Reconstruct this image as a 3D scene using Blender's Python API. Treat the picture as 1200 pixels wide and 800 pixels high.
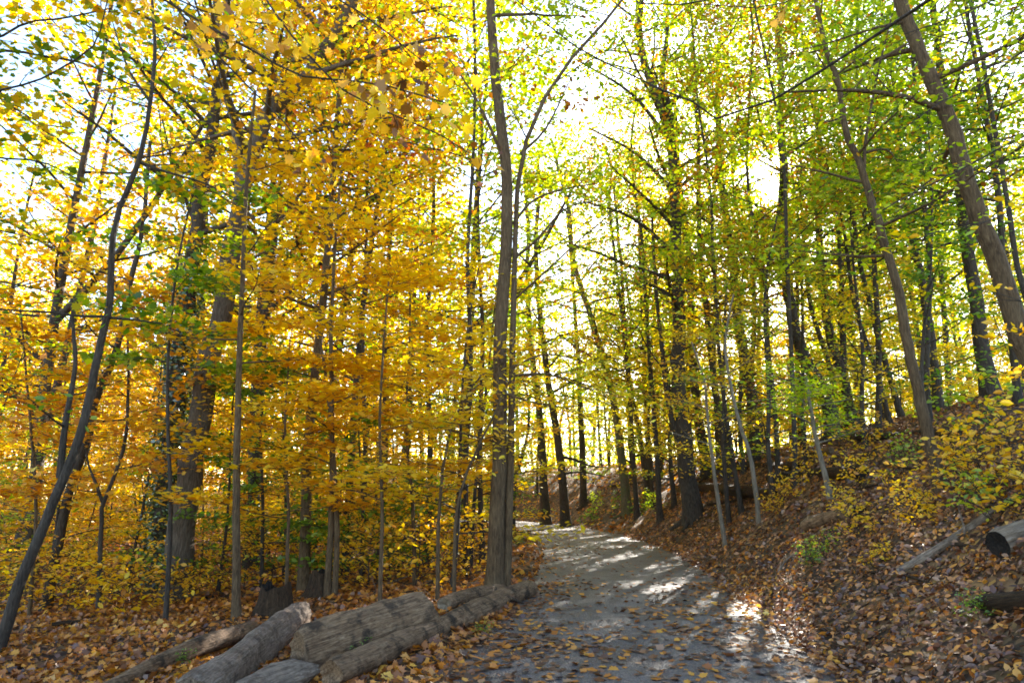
import bpy, math, random
import numpy as np
from mathutils import Vector

# ------------------------------------------------------------------ scene, camera, sky, sun, exposure
for o in list(bpy.data.objects): bpy.data.objects.remove(o)
scene = bpy.context.scene
COL = scene.collection
R = math.radians
PITCH = R(13.0); F = 800.0; EYE = 1.6
def ray(px, py):
    """direction of a photo pixel (1200x800)"""
    x = (px-600)/F; u = (400-py)/F
    return np.array((x, math.cos(PITCH)-u*math.sin(PITCH), math.sin(PITCH)+u*math.cos(PITCH)))
def at(px, py, Y):
    d = ray(px, py); p = d*(Y/d[1]); p[2] += EYE
    return p
cam_d = bpy.data.cameras.new('camera'); cam = bpy.data.objects.new('camera', cam_d); COL.objects.link(cam)
cam.location = (0, 0, EYE); cam.rotation_euler = (R(90)+PITCH, 0, 0)
cam_d.sensor_width = 36; cam_d.lens = 24; cam_d.clip_start = .05; cam_d.clip_end = 1500
scene.camera = cam
SUN = ray(905, 222); SUN = SUN/np.linalg.norm(SUN)
SUN_EL = math.asin(SUN[2]); SUN_AZ = math.atan2(SUN[0], SUN[1])
world = bpy.data.worlds.new('World'); scene.world = world; world.use_nodes = True
nt = world.node_tree; nt.nodes.clear()
sky = nt.nodes.new('ShaderNodeTexSky'); sky.sky_type = 'NISHITA'; sky.sun_disc = False
sky.sun_elevation = SUN_EL; sky.sun_rotation = SUN_AZ; sky.altitude = 200
sky.air_density = 1.0; sky.dust_density = .6; sky.ozone_density = 1.0
bg = nt.nodes.new('ShaderNodeBackground'); bg.inputs[1].default_value = 0.09
outw = nt.nodes.new('ShaderNodeOutputWorld')
# the sun's own disc in the sky
tc = nt.nodes.new('ShaderNodeTexCoord'); dp = nt.nodes.new('ShaderNodeVectorMath'); dp.operation = 'DOT_PRODUCT'
dp.inputs[1].default_value = tuple(SUN)
gt = nt.nodes.new('ShaderNodeMath'); gt.operation = 'GREATER_THAN'; gt.inputs[1].default_value = math.cos(R(0.42))
bg2 = nt.nodes.new('ShaderNodeBackground'); bg2.inputs[0].default_value = (1, .93, .8, 1)
mul = nt.nodes.new('ShaderNodeMath'); mul.operation = 'MULTIPLY'; mul.inputs[1].default_value = 40
add = nt.nodes.new('ShaderNodeAddShader')
L = nt.links
L.new(sky.outputs[0], bg.inputs[0]); L.new(tc.outputs['Generated'], dp.inputs[0]); L.new(dp.outputs['Value'], gt.inputs[0])
L.new(gt.outputs[0], mul.inputs[0]); L.new(mul.outputs[0], bg2.inputs[1])
L.new(bg.outputs[0], add.inputs[0]); L.new(bg2.outputs[0], add.inputs[1]); L.new(add.outputs[0], outw.inputs[0])
sd = bpy.data.lights.new('sun', 'SUN'); sd.energy = 5.0; sd.angle = R(0.5); sd.color = (1, .93, .82)
so = bpy.data.objects.new('sun', sd); COL.objects.link(so)
so.rotation_euler = Vector(tuple(SUN)).to_track_quat('Z', 'Y').to_euler(); so.location = (20, 50, 40)
vs = scene.view_settings; vs.view_transform = 'Standard'; vs.look = 'None'; vs.gamma = 1; vs.use_curve_mapping = False
vs.exposure = 3.05
cy = scene.cycles
cy.max_bounces = 7; cy.diffuse_bounces = 6; cy.glossy_bounces = 2; cy.transmission_bounces = 4; cy.transparent_max_bounces = 4
cy.use_denoising = True; cy.caustics_reflective = False; cy.caustics_refractive = False
cy.filter_width = 1.7; cy.sample_clamp_indirect = 6
scene.render.use_persistent_data = False

# ------------------------------------------------------------------ terrain
_rs = np.random.RandomState(7); _tab = _rs.rand(256, 256)
def vnoise(x, y):
    x = np.asarray(x, float); y = np.asarray(y, float)
    xi = np.floor(x).astype(int); yi = np.floor(y).astype(int); fx = x-xi; fy = y-yi
    fx = fx*fx*(3-2*fx); fy = fy*fy*(3-2*fy)
    g = lambda a, b: _tab[a % 256, b % 256]
    return (g(xi, yi)*(1-fx)+g(xi+1, yi)*fx)*(1-fy)+(g(xi, yi+1)*(1-fx)+g(xi+1, yi+1)*fx)*fy - .5
_cy = np.array([-40, -12, 0, 6, 11, 20, 30, 45, 55, 65, 80, 160.])
_cx = np.array([-2, -.2, .4, 1.08, 1.85, 2.9, 3.2, 1.6, -2.5, -10, -26, -120.])
_cw = np.array([1.9, 1.9, 1.9, 1.9, 1.87, 2.0, 2.1, 2.1, 2.6, 3.0, 3.2, 3.4])
def cpath(y):
    y = np.asarray(y, float); s = 0
    for d in (-4, -2, 0, 2, 4): s = s+np.interp(y+d*np.clip(abs(y)/15, .2, 1), _cy, _cx)
    return s/5
def wpath(y): return np.interp(y, _cy, _cw)
def height(x, y, sheet=False):
    x = np.asarray(x, float); y = np.asarray(y, float)
    c = cpath(y); w = wpath(y); sl = (cpath(y+.5)-cpath(y-.5)); k = 1/np.sqrt(1+sl*sl)
    w = w + .35*vnoise(x*.6+9, y*.6) + .15*vnoise(x*2.2, y*2.2)
    sr = np.maximum((x-(c+w))*k, 0); sL = np.maximum(((c-w)-x)*k, 0)
    hb = 4.7*(1-np.exp(-(sr/5.0)**1.35)) - .05*np.clip(sr-16, 0, 60)
    hb = hb*np.interp(y, [-30, 0, 5], [.6, .8, 1])
    hl = -.055*np.minimum(sL, 22) + .10*np.exp(-((sL-.5)/.35)**2)*np.minimum(1, sL/.3)
    edge = np.clip((sr+sL)/1.5, 0, 1)
    n = edge*(.5*vnoise(x*.22+3, y*.22+5)+.16*vnoise(x*.9, y*.9)+.06*vnoise(x*3.1, y*3.1))
    n = n + np.clip(sr/4, 0, 1)*.5*vnoise(x*.35+31, y*.35)
    n = n + .03*vnoise(x*1.3+50, y*1.3)
    z = hb+hl+n
    if sheet:
        z = z - .07*np.clip((w-abs(x-c))/.25, 0, 1)
    return z
def hgt(x, y): return float(height(x, y))

def new_mesh(name, verts, loops, starts, totals, mats, mat_idx=None, tint=None, smooth=False):
    me = bpy.data.meshes.new(name)
    verts = np.asarray(verts, np.float32); me.vertices.add(len(verts)); me.vertices.foreach_set('co', verts.ravel())
    me.loops.add(len(loops)); me.loops.foreach_set('vertex_index', np.asarray(loops, np.int32))
    me.polygons.add(len(starts)); me.polygons.foreach_set('loop_start', np.asarray(starts, np.int32))
    me.polygons.foreach_set('loop_total', np.asarray(totals, np.int32))
    for m in mats: me.materials.append(m)
    if mat_idx is not None: me.polygons.foreach_set('material_index', np.asarray(mat_idx, np.int32))
    me.polygons.foreach_set('use_smooth', np.full(len(starts), smooth, bool) if not hasattr(smooth, '__len__') else np.asarray(smooth, bool))
    if tint is not None:
        a = me.attributes.new('tint', 'FLOAT', 'POINT'); a.data.foreach_set('value', np.asarray(tint, np.float32))
    me.update(calc_edges=True); me.validate(clean_customdata=False)
    return me
def link(name, me, parent=None, loc=None):
    o = bpy.data.objects.new(name, me); COL.objects.link(o)
    if parent is not None: o.parent = parent
    if loc is not None: o.location = loc
    return o
def tag(o, label=None, cat=None, group=None, kind=None):
    if label: o['label'] = label
    if cat: o['category'] = cat
    if group: o['group'] = group
    if kind: o['kind'] = kind
    return o
def grid_mesh(name, X, Y, Z, mats):
    ny, nx = X.shape; v = np.stack([X, Y, Z], -1).reshape(-1, 3)
    i = np.arange((ny-1)*(nx-1)); r = i//(nx-1); c = i % (nx-1); a = r*nx+c
    q = np.stack([a, a+1, a+nx+1, a+nx], 1)
    return new_mesh(name, v, q.ravel(), np.arange(len(q))*4, np.full(len(q), 4), mats, smooth=True)

# ------------------------------------------------------------------ materials
def mat(name):
    m = bpy.data.materials.new(name); m.use_nodes = True; t = m.node_tree; t.nodes.clear()
    o = t.nodes.new('ShaderNodeOutputMaterial'); return m, t, o
def ramp(t, stops, interp='LINEAR'):
    r = t.nodes.new('ShaderNodeValToRGB'); e = r.color_ramp.elements; r.color_ramp.interpolation = interp
    e[0].position, e[0].color = stops[0][0], (*stops[0][1], 1); e[1].position, e[1].color = stops[-1][0], (*stops[-1][1], 1)
    for p, c in stops[1:-1]:
        n = e.new(p); n.color = (*c, 1)
    return r
def leaf_mat(name, stops, trans=.55, boost=1.0, gloss=.05, rough=.45):
    m, t, o = mat(name); l = t.links
    a = t.nodes.new('ShaderNodeAttribute'); a.attribute_name = 'tint'
    r = ramp(t, stops); l.new(a.outputs['Fac'], r.inputs[0])
    d = t.nodes.new('ShaderNodeBsdfDiffuse'); tr = t.nodes.new('ShaderNodeBsdfTranslucent')
    hs = t.nodes.new('ShaderNodeHueSaturation'); hs.inputs['Saturation'].default_value = 1.1; hs.inputs['Value'].default_value = boost
    l.new(r.outputs[0], d.inputs[0]); l.new(r.outputs[0], hs.inputs['Color']); l.new(hs.outputs[0], tr.inputs[0])
    mx = t.nodes.new('ShaderNodeMixShader'); mx.inputs[0].default_value = trans
    l.new(d.outputs[0], mx.inputs[1]); l.new(tr.outputs[0], mx.inputs[2])
    g = t.nodes.new('ShaderNodeBsdfGlossy'); g.inputs['Roughness'].default_value = rough; g.inputs[0].default_value = (1, 1, 1, 1)
    m2 = t.nodes.new('ShaderNodeMixShader'); m2.inputs[0].default_value = gloss
    l.new(mx.outputs[0], m2.inputs[1]); l.new(g.outputs[0], m2.inputs[2]); l.new(m2.outputs[0], o.inputs[0])
    return m
LM = {
 'gold':   leaf_mat('leaf_gold', [(0, (.48, .17, .012)), (.25, (.80, .38, .012)), (.6, (.90, .57, .015)), (1, (.92, .71, .04))], boost=1.1),
 'orange': leaf_mat('leaf_orange', [(0, (.50, .15, .015)), (.4, (.78, .33, .02)), (.75, (.84, .48, .03)), (1, (.88, .64, .05))], boost=1.1),
 'yellow': leaf_mat('leaf_yellow', [(0, (.48, .32, .015)), (.35, (.76, .54, .015)), (.7, (.87, .65, .02)), (1, (.88, .74, .06))], boost=1.1),
 'lime':   leaf_mat('leaf_lime', [(0, (.12, .20, .012)), (.35, (.28, .40, .02)), (.65, (.48, .54, .03)), (1, (.74, .62, .05))], boost=1.2),
 'fresh':  leaf_mat('leaf_fresh_green', [(0, (.22, .36, .015)), (.5, (.42, .56, .02)), (1, (.68, .70, .04))], boost=1.15),
 'green':  leaf_mat('leaf_green', [(0, (.05, .11, .012)), (.45, (.12, .23, .02)), (.8, (.26, .37, .025)), (1, (.46, .46, .03))], boost=1.3),
 'mixed':  leaf_mat('leaf_mixed', [(0, (.06, .13, .012)), (.35, (.16, .24, .02)), (.5, (.50, .42, .03)), (.75, (.72, .42, .03)), (1, (.70, .30, .03))], boost=1.15),
 'rust':   leaf_mat('leaf_rust', [(0, (.16, .05, .015)), (.35, (.38, .14, .02)), (.65, (.62, .34, .03)), (1, (.60, .50, .05))], boost=1.15),
 'pink':   leaf_mat('leaf_red_orange', [(0, (.55, .13, .05)), (.5, (.80, .26, .08)), (1, (.85, .50, .08))], boost=1.1),
 'brown':  leaf_mat('leaf_brown', [(0, (.10, .035, .012)), (.5, (.26, .10, .02)), (.8, (.5, .26, .03)), (1, (.74, .50, .05))]),
 'ivy':    leaf_mat('leaf_ivy', [(0, (.02, .05, .012)), (.6, (.05, .11, .02)), (1, (.12, .20, .03))], trans=.35, gloss=.12, rough=.3),
}
LITTER = leaf_mat('fallen_leaf_brown', [(0, (.03, .012, .008)), (.3, (.11, .040, .018)), (.55, (.23, .09, .035)), (.72, (.38, .21, .11)), (.83, (.60, .22, .03)), (.94, (.66, .34, .04)), (1, (.72, .52, .06))], trans=.25, gloss=.06)
LITTER_O = leaf_mat('fallen_leaf_orange', [(0, (.12, .038, .012)), (.3, (.36, .12, .022)), (.6, (.58, .21, .03)), (.85, (.70, .31, .04)), (1, (.78, .50, .07))], trans=.3, gloss=.05)
def bark_mat(name, c1, c2, c3, moss=0.0, sc=1.0):
    m, t, o = mat(name); l = t.links
    tcn = t.nodes.new('ShaderNodeTexCoord'); mp = t.nodes.new('ShaderNodeMapping'); mp.inputs['Scale'].default_value = (9*sc, 9*sc, 1.6*sc)
    l.new(tcn.outputs['Object'], mp.inputs[0])
    n1 = t.nodes.new('ShaderNodeTexNoise'); n1.inputs['Scale'].default_value = 4; n1.inputs['Detail'].default_value = 6; n1.inputs['Roughness'].default_value = .65
    l.new(mp.outputs[0], n1.inputs['Vector'])
    n2 = t.nodes.new('ShaderNodeTexNoise'); n2.inputs['Scale'].default_value = 1.7; n2.inputs['Detail'].default_value = 3
    l.new(tcn.outputs['Object'], n2.inputs['Vector'])
    r = ramp(t, [(.3, c1), (.52, c2), (.75, c3)]); l.new(n1.outputs['Fac'], r.inputs[0])
    r2 = ramp(t, [(.45, (0, 0, 0)), (.62, (1, 1, 1))]); l.new(n2.outputs['Fac'], r2.inputs[0])
    mx = t.nodes.new('ShaderNodeMix'); mx.data_type = 'RGBA'; mu = t.nodes.new('ShaderNodeMath'); mu.operation = 'MULTIPLY'; mu.inputs[1].default_value = .25+moss
    l.new(r2.outputs[0], mu.inputs[0]); l.new(mu.outputs[0], mx.inputs[0]); l.new(r.outputs[0], mx.inputs[6])
    mx.inputs[7].default_value = (.10, .12, .045, 1) if moss else (*[q*.95 for q in c3], 1)
    b = t.nodes.new('ShaderNodeBsdfPrincipled'); b.inputs['Roughness'].default_value = .85; b.inputs['Specular IOR Level'].default_value = .25
    bp = t.nodes.new('ShaderNodeBump'); bp.inputs['Strength'].default_value = 1; bp.inputs['Distance'].default_value = .06
    l.new(n1.outputs['Fac'], bp.inputs['Height']); l.new(bp.outputs[0], b.inputs['Normal'])
    l.new(mx.outputs[2], b.inputs['Base Color']); l.new(b.outputs[0], o.inputs[0]); return m
BARK = {
 'grey': bark_mat('bark_grey', (.04, .028, .019), (.115, .083, .058), (.19, .148, .11)),
 'brown': bark_mat('bark_brown', (.035, .021, .011), (.115, .070, .035), (.21, .145, .08)),
 'dark': bark_mat('bark_dark', (.022, .017, .013), (.06, .045, .034), (.12, .095, .072)),
 'moss': bark_mat('bark_moss', (.05, .045, .025), (.13, .11, .07), (.20, .18, .12), moss=.5),
 'pale': bark_mat('bark_pale', (.10, .08, .055), (.22, .175, .125), (.32, .27, .21)),
}
# dead wood: grain runs along the log (object Z)
LOGM = bark_mat('weathered_log_wood', (.02, .015, .011), (.125, .088, .062), (.26, .20, .155), sc=.7)
LOGG = bark_mat('silvered_bare_wood', (.09, .07, .055), (.22, .18, .15), (.35, .30, .26), sc=.9)
LOGD = bark_mat('dark_rotten_wood', (.014, .008, .004), (.045, .025, .012), (.09, .052, .026))
CUT = bark_mat('cut_wood', (.10, .07, .045), (.22, .16, .10), (.36, .28, .19), sc=.5)
ROT = bark_mat('rotten_heartwood', (.008, .006, .005), (.02, .014, .01), (.05, .035, .025))

def log_mat(name, c1, c2, c3, dark, dark_amt=.5):
    m, t, o = mat(name); l = t.links
    tcn = t.nodes.new('ShaderNodeTexCoord'); mp = t.nodes.new('ShaderNodeMapping'); mp.inputs['Scale'].default_value = (30, 30, 2.2)
    l.new(tcn.outputs['Object'], mp.inputs[0])
    n1 = t.nodes.new('ShaderNodeTexNoise'); n1.inputs['Scale'].default_value = 1.6; n1.inputs['Detail'].default_value = 8; n1.inputs['Roughness'].default_value = .7; n1.inputs['Distortion'].default_value = .6
    n2 = t.nodes.new('ShaderNodeTexNoise'); n2.inputs['Scale'].default_value = 3.2; n2.inputs['Detail'].default_value = 7; n2.inputs['Roughness'].default_value = .65
    n3 = t.nodes.new('ShaderNodeTexNoise'); n3.inputs['Scale'].default_value = 18; n3.inputs['Detail'].default_value = 5
    l.new(mp.outputs[0], n1.inputs['Vector']); l.new(tcn.outputs['Object'], n2.inputs['Vector']); l.new(tcn.outputs['Object'], n3.inputs['Vector'])
    r = ramp(t, [(.32, c1), (.5, c2), (.7, c3)]); l.new(n1.outputs['Fac'], r.inputs[0])
    r2 = ramp(t, [(.50, (0, 0, 0)), (.60, (dark_amt*1.6,)*3)]); l.new(n2.outputs['Fac'], r2.inputs[0])
    mx = t.nodes.new('ShaderNodeMix'); mx.data_type = 'RGBA'; l.new(r2.outputs[0], mx.inputs[0]); l.new(r.outputs[0], mx.inputs[6]); mx.inputs[7].default_value = (*dark, 1)
    r3 = ramp(t, [(.34, (.78, .76, .74)), (.5, (1, 1, 1)), (.7, (1.2, 1.17, 1.12))]); l.new(n3.outputs['Fac'], r3.inputs[0])
    m3 = t.nodes.new('ShaderNodeMix'); m3.data_type = 'RGBA'; m3.blend_type = 'MULTIPLY'; m3.inputs[0].default_value = 1; l.new(mx.outputs[2], m3.inputs[6]); l.new(r3.outputs[0], m3.inputs[7])
    b = t.nodes.new('ShaderNodeBsdfPrincipled'); b.inputs['Roughness'].default_value = .8; b.inputs['Specular IOR Level'].default_value = .25
    bp = t.nodes.new('ShaderNodeBump'); bp.inputs['Strength'].default_value = 1; bp.inputs['Distance'].default_value = .025; l.new(n1.outputs['Fac'], bp.inputs['Height'])
    b2 = t.nodes.new('ShaderNodeBump'); b2.inputs['Strength'].default_value = 1; b2.inputs['Distance'].default_value = .08; l.new(n2.outputs['Fac'], b2.inputs['Height']); l.new(b2.outputs[0], bp.inputs['Normal'])
    l.new(bp.outputs[0], b.inputs['Normal']); l.new(m3.outputs[2], b.inputs['Base Color']); l.new(b.outputs[0], o.inputs[0]); return m
LOGM = log_mat('weathered_log_wood', (.06, .033, .017), (.20, .118, .062), (.36, .24, .14), (.02, .014, .010))
LOGG = log_mat('silvered_bare_wood', (.07, .048, .032), (.22, .16, .115), (.35, .27, .20), (.08, .052, .034), .4)
def ground_mat():
    m, t, o = mat('forest_floor'); l = t.links
    tcn = t.nodes.new('ShaderNodeTexCoord')
    v = t.nodes.new('ShaderNodeTexVoronoi'); v.inputs['Scale'].default_value = 11; v.inputs['Randomness'].default_value = 1
    l.new(tcn.outputs['Object'], v.inputs['Vector'])
    sep = t.nodes.new('ShaderNodeSeparateColor'); l.new(v.outputs['Color'], sep.inputs[0])
    r = ramp(t, [(0, (.03, .018, .012)), (.35, (.085, .045, .026)), (.6, (.16, .09, .045)), (.85, (.26, .15, .06)), (1, (.36, .2, .05))]); l.new(sep.outputs[0], r.inputs[0])
    n = t.nodes.new('ShaderNodeTexNoise'); n.inputs['Scale'].default_value = .5; n.inputs['Detail'].default_value = 4; l.new(tcn.outputs['Object'], n.inputs['Vector'])
    r2 = ramp(t, [(.42, (0, 0, 0)), (.6, (.75, .75, .75))]); l.new(n.outputs['Fac'], r2.inputs[0])
    mx = t.nodes.new('ShaderNodeMix'); mx.data_type = 'RGBA'; l.new(r2.outputs[0], mx.inputs[0]); l.new(r.outputs[0], mx.inputs[6]); mx.inputs[7].default_value = (.05, .035, .022, 1)
    b = t.nodes.new('ShaderNodeBsdfPrincipled'); b.inputs['Roughness'].default_value = .9; b.inputs['Specular IOR Level'].default_value = .2
    bp = t.nodes.new('ShaderNodeBump'); bp.inputs['Strength'].default_value = .8; bp.inputs['Distance'].default_value = .05
    l.new(sep.outputs[1], bp.inputs['Height']); l.new(bp.outputs[0], b.inputs['Normal'])
    l.new(mx.outputs[2], b.inputs['Base Color']); l.new(b.outputs[0], o.inputs[0]); return m
def path_mat():
    m, t, o = mat('gravel_path'); l = t.links
    tcn = t.nodes.new('ShaderNodeTexCoord')
    n1 = t.nodes.new('ShaderNodeTexNoise'); n1.inputs['Scale'].default_value = 1.3; n1.inputs['Detail'].default_value = 6; n1.inputs['Roughness'].default_value = .6
    n2 = t.nodes.new('ShaderNodeTexNoise'); n2.inputs['Scale'].default_value = 60; n2.inputs['Detail'].default_value = 3
    v = t.nodes.new('ShaderNodeTexVoronoi'); v.inputs['Scale'].default_value = 30
    for q in (n1, n2, v): l.new(tcn.outputs['Object'], q.inputs['Vector'])
    r = ramp(t, [(.3, (.078, .062, .055)), (.5, (.14, .116, .104)), (.7, (.22, .185, .17))]); l.new(n1.outputs['Fac'], r.inputs[0])
    r2 = ramp(t, [(.3, (.4, .4, .4)), (.7, (1.5, 1.5, 1.5))]); l.new(n2.outputs['Fac'], r2.inputs[0])
    n4 = t.nodes.new('ShaderNodeTexNoise'); n4.inputs['Scale'].default_value = 2.6; n4.inputs['Detail'].default_value = 7; n4.inputs['Roughness'].default_value = .7; l.new(tcn.outputs['Object'], n4.inputs['Vector'])
    r4 = ramp(t, [(.46, (0, 0, 0)), (.62, (.75, .75, .75))]); l.new(n4.outputs['Fac'], r4.inputs[0])
    md = t.nodes.new('ShaderNodeMix'); md.data_type = 'RGBA'; l.new(r4.outputs[0], md.inputs[0]); l.new(r.outputs[0], md.inputs[6]); md.inputs[7].default_value = (.10, .068, .048, 1)
    mx = t.nodes.new('ShaderNodeMix'); mx.data_type = 'RGBA'; mx.blend_type = 'MULTIPLY'; mx.inputs[0].default_value = 1
    l.new(md.outputs[2], mx.inputs[6]); l.new(r2.outputs[0], mx.inputs[7])
    b = t.nodes.new('ShaderNodeBsdfPrincipled'); b.inputs['Roughness'].default_value = .62; b.inputs['Specular IOR Level'].default_value = .4
    ad = t.nodes.new('ShaderNodeMath'); ad.operation = 'ADD'; l.new(v.outputs['Distance'], ad.inputs[0]); l.new(n2.outputs['Fac'], ad.inputs[1])
    bp = t.nodes.new('ShaderNodeBump'); bp.inputs['Strength'].default_value = .9; bp.inputs['Distance'].default_value = .02
    bp2 = t.nodes.new('ShaderNodeBump'); bp2.inputs['Strength'].default_value = .5; bp2.inputs['Distance'].default_value = .06
    l.new(n1.outputs['Fac'], bp2.inputs['Height']); l.new(bp2.outputs[0], bp.inputs['Normal'])
    l.new(ad.outputs[0], bp.inputs['Height']); l.new(bp.outputs[0], b.inputs['Normal'])
    l.new(mx.outputs[2], b.inputs['Base Color']); l.new(b.outputs[0], o.inputs[0]); return m

# ------------------------------------------------------------------ setting: ground and path
def graded(lo, hi, c0, c1, fine, grow=1.12):
    a = list(np.arange(c0, c1, fine)); s = fine; x = a[-1]
    while x < hi: s *= grow; x += s; a.append(x)
    s = fine; x = a[0]
    while x > lo: s *= grow; x -= s; a.insert(0, x)
    return np.array(a)
gx = graded(-260, 260, -12, 18, .2); gy = graded(-60, 420, 1, 46, .22)
X, Y = np.meshgrid(gx, gy)
Z = height(X, Y, True)
far = np.clip((np.hypot(X, Y)-90)/100, 0, 1); Z = Z*(1-far)+far*1.0
g = link('ground', grid_mesh('ground', X, Y, Z, [ground_mat()])); tag(g, kind='structure')
py_ = graded(-30, 75, 2, 40, .2, 1.06); u_ = np.linspace(-1, 1, 27)
U, YY = np.meshgrid(u_, py_); PX = cpath(YY)+U*(wpath(YY)+.25); PZ = height(PX, YY)+.004-.09*np.clip((abs(U)-.9)/.1, 0, 1)+.02*(1-U*U)
pth = link('path', grid_mesh('path', PX, YY, PZ, [path_mat()])); tag(pth, kind='structure')

# ------------------------------------------------------------------ tubes and leaves
def smooth_line(pts, n):
    p = np.asarray(pts, float)
    if len(p) < 3: 
        t = np.linspace(0, 1, n)[:, None]; return p[0]*(1-t)+p[-1]*t
    q = np.vstack([2*p[0]-p[1], p, 2*p[-1]-p[-2]])
    d = np.r_[0, np.cumsum(np.linalg.norm(np.diff(p, axis=0), axis=1))]; s = np.linspace(0, d[-1], n)
    out = []
    for v in s:
        i = min(np.searchsorted(d, v, side='right')-1, len(p)-2); t = (v-d[i])/max(d[i+1]-d[i], 1e-9)
        a, b, c, e = q[i], q[i+1], q[i+2], q[i+3]
        out.append(.5*((2*b)+(-a+c)*t+(2*a-5*b+4*c-e)*t*t+(-a+3*b-3*c+e)*t**3))
    return np.array(out)
class Geo:
    def __init__(s): s.v = []; s.l = []; s.t = []; s.m = []; s.sm = []; s.ti = []; s.n = 0; s.mats = []
    def mi(s, m):
        if m not in s.mats: s.mats.append(m)
        return s.mats.index(m)
    def raw(s, v, loops, totals, m, smooth=False, tint=None):
        s.v.append(v); s.l.append(np.asarray(loops, np.int64)+s.n); s.t.append(np.asarray(totals)); s.m.append(np.full(len(totals), s.mi(m)))
        s.sm.append(np.full(len(totals), smooth)); s.ti.append(np.zeros(len(v)) if tint is None else tint); s.n += len(v)
    def tube(s, pts, rad, m, sides=8, jitter=0, rng=None, caps=True, capm=None):
        p = np.asarray(pts, float); n = len(p); rad = np.broadcast_to(np.asarray(rad, float), (n,))
        T = np.gradient(p, axis=0); T /= np.linalg.norm(T, axis=1)[:, None]+1e-12
        ref = np.array((0, 0, 1.)) if abs(T[:, 2]).mean() < .8 else np.array((0, 1., 0))
        A = np.cross(T, ref); A /= np.linalg.norm(A, axis=1)[:, None]+1e-12; B = np.cross(T, A)
        th = np.arange(sides)/sides*2*math.pi
        rr = rad[:, None]*np.ones(sides)
        if jitter: 
            lob = 1+jitter*np.sin(th*2+rng.rand()*6)+jitter*.7*np.sin(th*3+rng.rand()*6)
            rr = rr*lob*(1+jitter*(rng.rand(n, sides)-.5))
        v = p[:, None]+A[:, None]*(np.cos(th)*rr)[..., None]+B[:, None]*(np.sin(th)*rr)[..., None]
        v = v.reshape(-1, 3); i = np.arange((n-1)*sides); r = i//sides; c = i % sides
        a = r*sides+c; b = r*sides+(c+1) % sides
        q = np.stack([a, b, b+sides, a+sides], 1)
        s.raw(v, q.ravel(), np.full(len(q), 4), m, True)
        if caps:
            for idx in (np.arange(sides)[::-1], np.arange(sides)+(n-1)*sides):
                s.raw(v[idx], np.arange(sides), [sides], capm or m)
    def leaves(s, pos, size, shape, m, rng, tint, flat=.5, normals=None):
        """pos Nx3; flat: 0 random .. 1 horizontal"""
        n = len(pos)
        if n == 0: return
        tv, tf = SHAPES[shape]
        yaw = rng.rand(n)*2*math.pi
        if normals is None:
            N = rng.normal(size=(n, 3))*(1-flat)*.9; N[:, 2] = np.abs(N[:, 2])*.5+flat+.15
        else: N = normals+rng.normal(size=(n, 3))*(1-flat)
        N /= np.linalg.norm(N, axis=1)[:, None]
        D = np.stack([np.cos(yaw), np.sin(yaw), np.zeros(n)], 1); D -= N*(D*N).sum(1)[:, None]; D /= np.linalg.norm(D, axis=1)[:, None]+1e-9
        E = np.cross(N, D)
        sz = (size*(.55+.85*rng.rand(n)**1.5))[:, None, None]
        cur = (rng.rand(n)*1.6-.3)[:, None]
        z = tv[None, :, 2]*cur
        v = pos[:, None]+sz*(D[:, None]*tv[None, :, 0:1]+E[:, None]*tv[None, :, 1:2]+N[:, None]*z[..., None])
        k = len(tv); loops = np.concatenate([np.array(f) for f in tf]); tot = [len(f) for f in tf]
        al = (np.arange(n)[:, None]*k+loops[None]).ravel()
        s.raw(v.reshape(-1, 3), al, np.tile(tot, n), m, False, np.repeat(np.clip(tint, 0, 1), k))
    def build(s, name, parent=None, origin=(0, 0, 0)):
        if not s.v: return None
        v = np.vstack(s.v)-np.asarray(origin); t = np.concatenate(s.t); st = np.r_[0, np.cumsum(t)[:-1]]
        me = new_mesh(name, v, np.concatenate(s.l), st, t, s.mats, np.concatenate(s.m), np.concatenate(s.ti), np.concatenate(s.sm))
        return link(name, me, parent)
def A(*v): return np.array(v, float)
_mp = [(0, 0), (.12, .18), (.02, .42), (.28, .34), (.40, .60), (.52, .36), (.66, .42), (.70, .22), (1.0, 0)]
_m = [(x-.35, y) for x, y in _mp]
mv = [(_m[0][0], 0, 0)]+[(x, y, .25*y+.15*x*x) for x, y in _m[1:-1]]+[(_m[-1][0], 0, .1)]+[(x, -y, .25*y+.15*x*x) for x, y in _m[1:-1]]
SHAPES = {
 'quad': (A((-.5, 0, 0), (0, .33, .12), (.5, 0, 0), (0, -.33, .12)), [(0, 3, 2, 1)]),
 'oval': (A((-.5, 0, 0), (-.15, .27, .1), (.2, .24, .12), (.55, 0, .02), (.2, -.24, .12), (-.15, -.27, .1)), [(0, 3, 2, 1), (0, 5, 4, 3)]),
 'maple': (A(*mv), [(0, 8, 7, 6, 5, 4, 3, 2, 1), (0, 9, 10, 11, 12, 13, 14, 15, 8)]),
}
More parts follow.
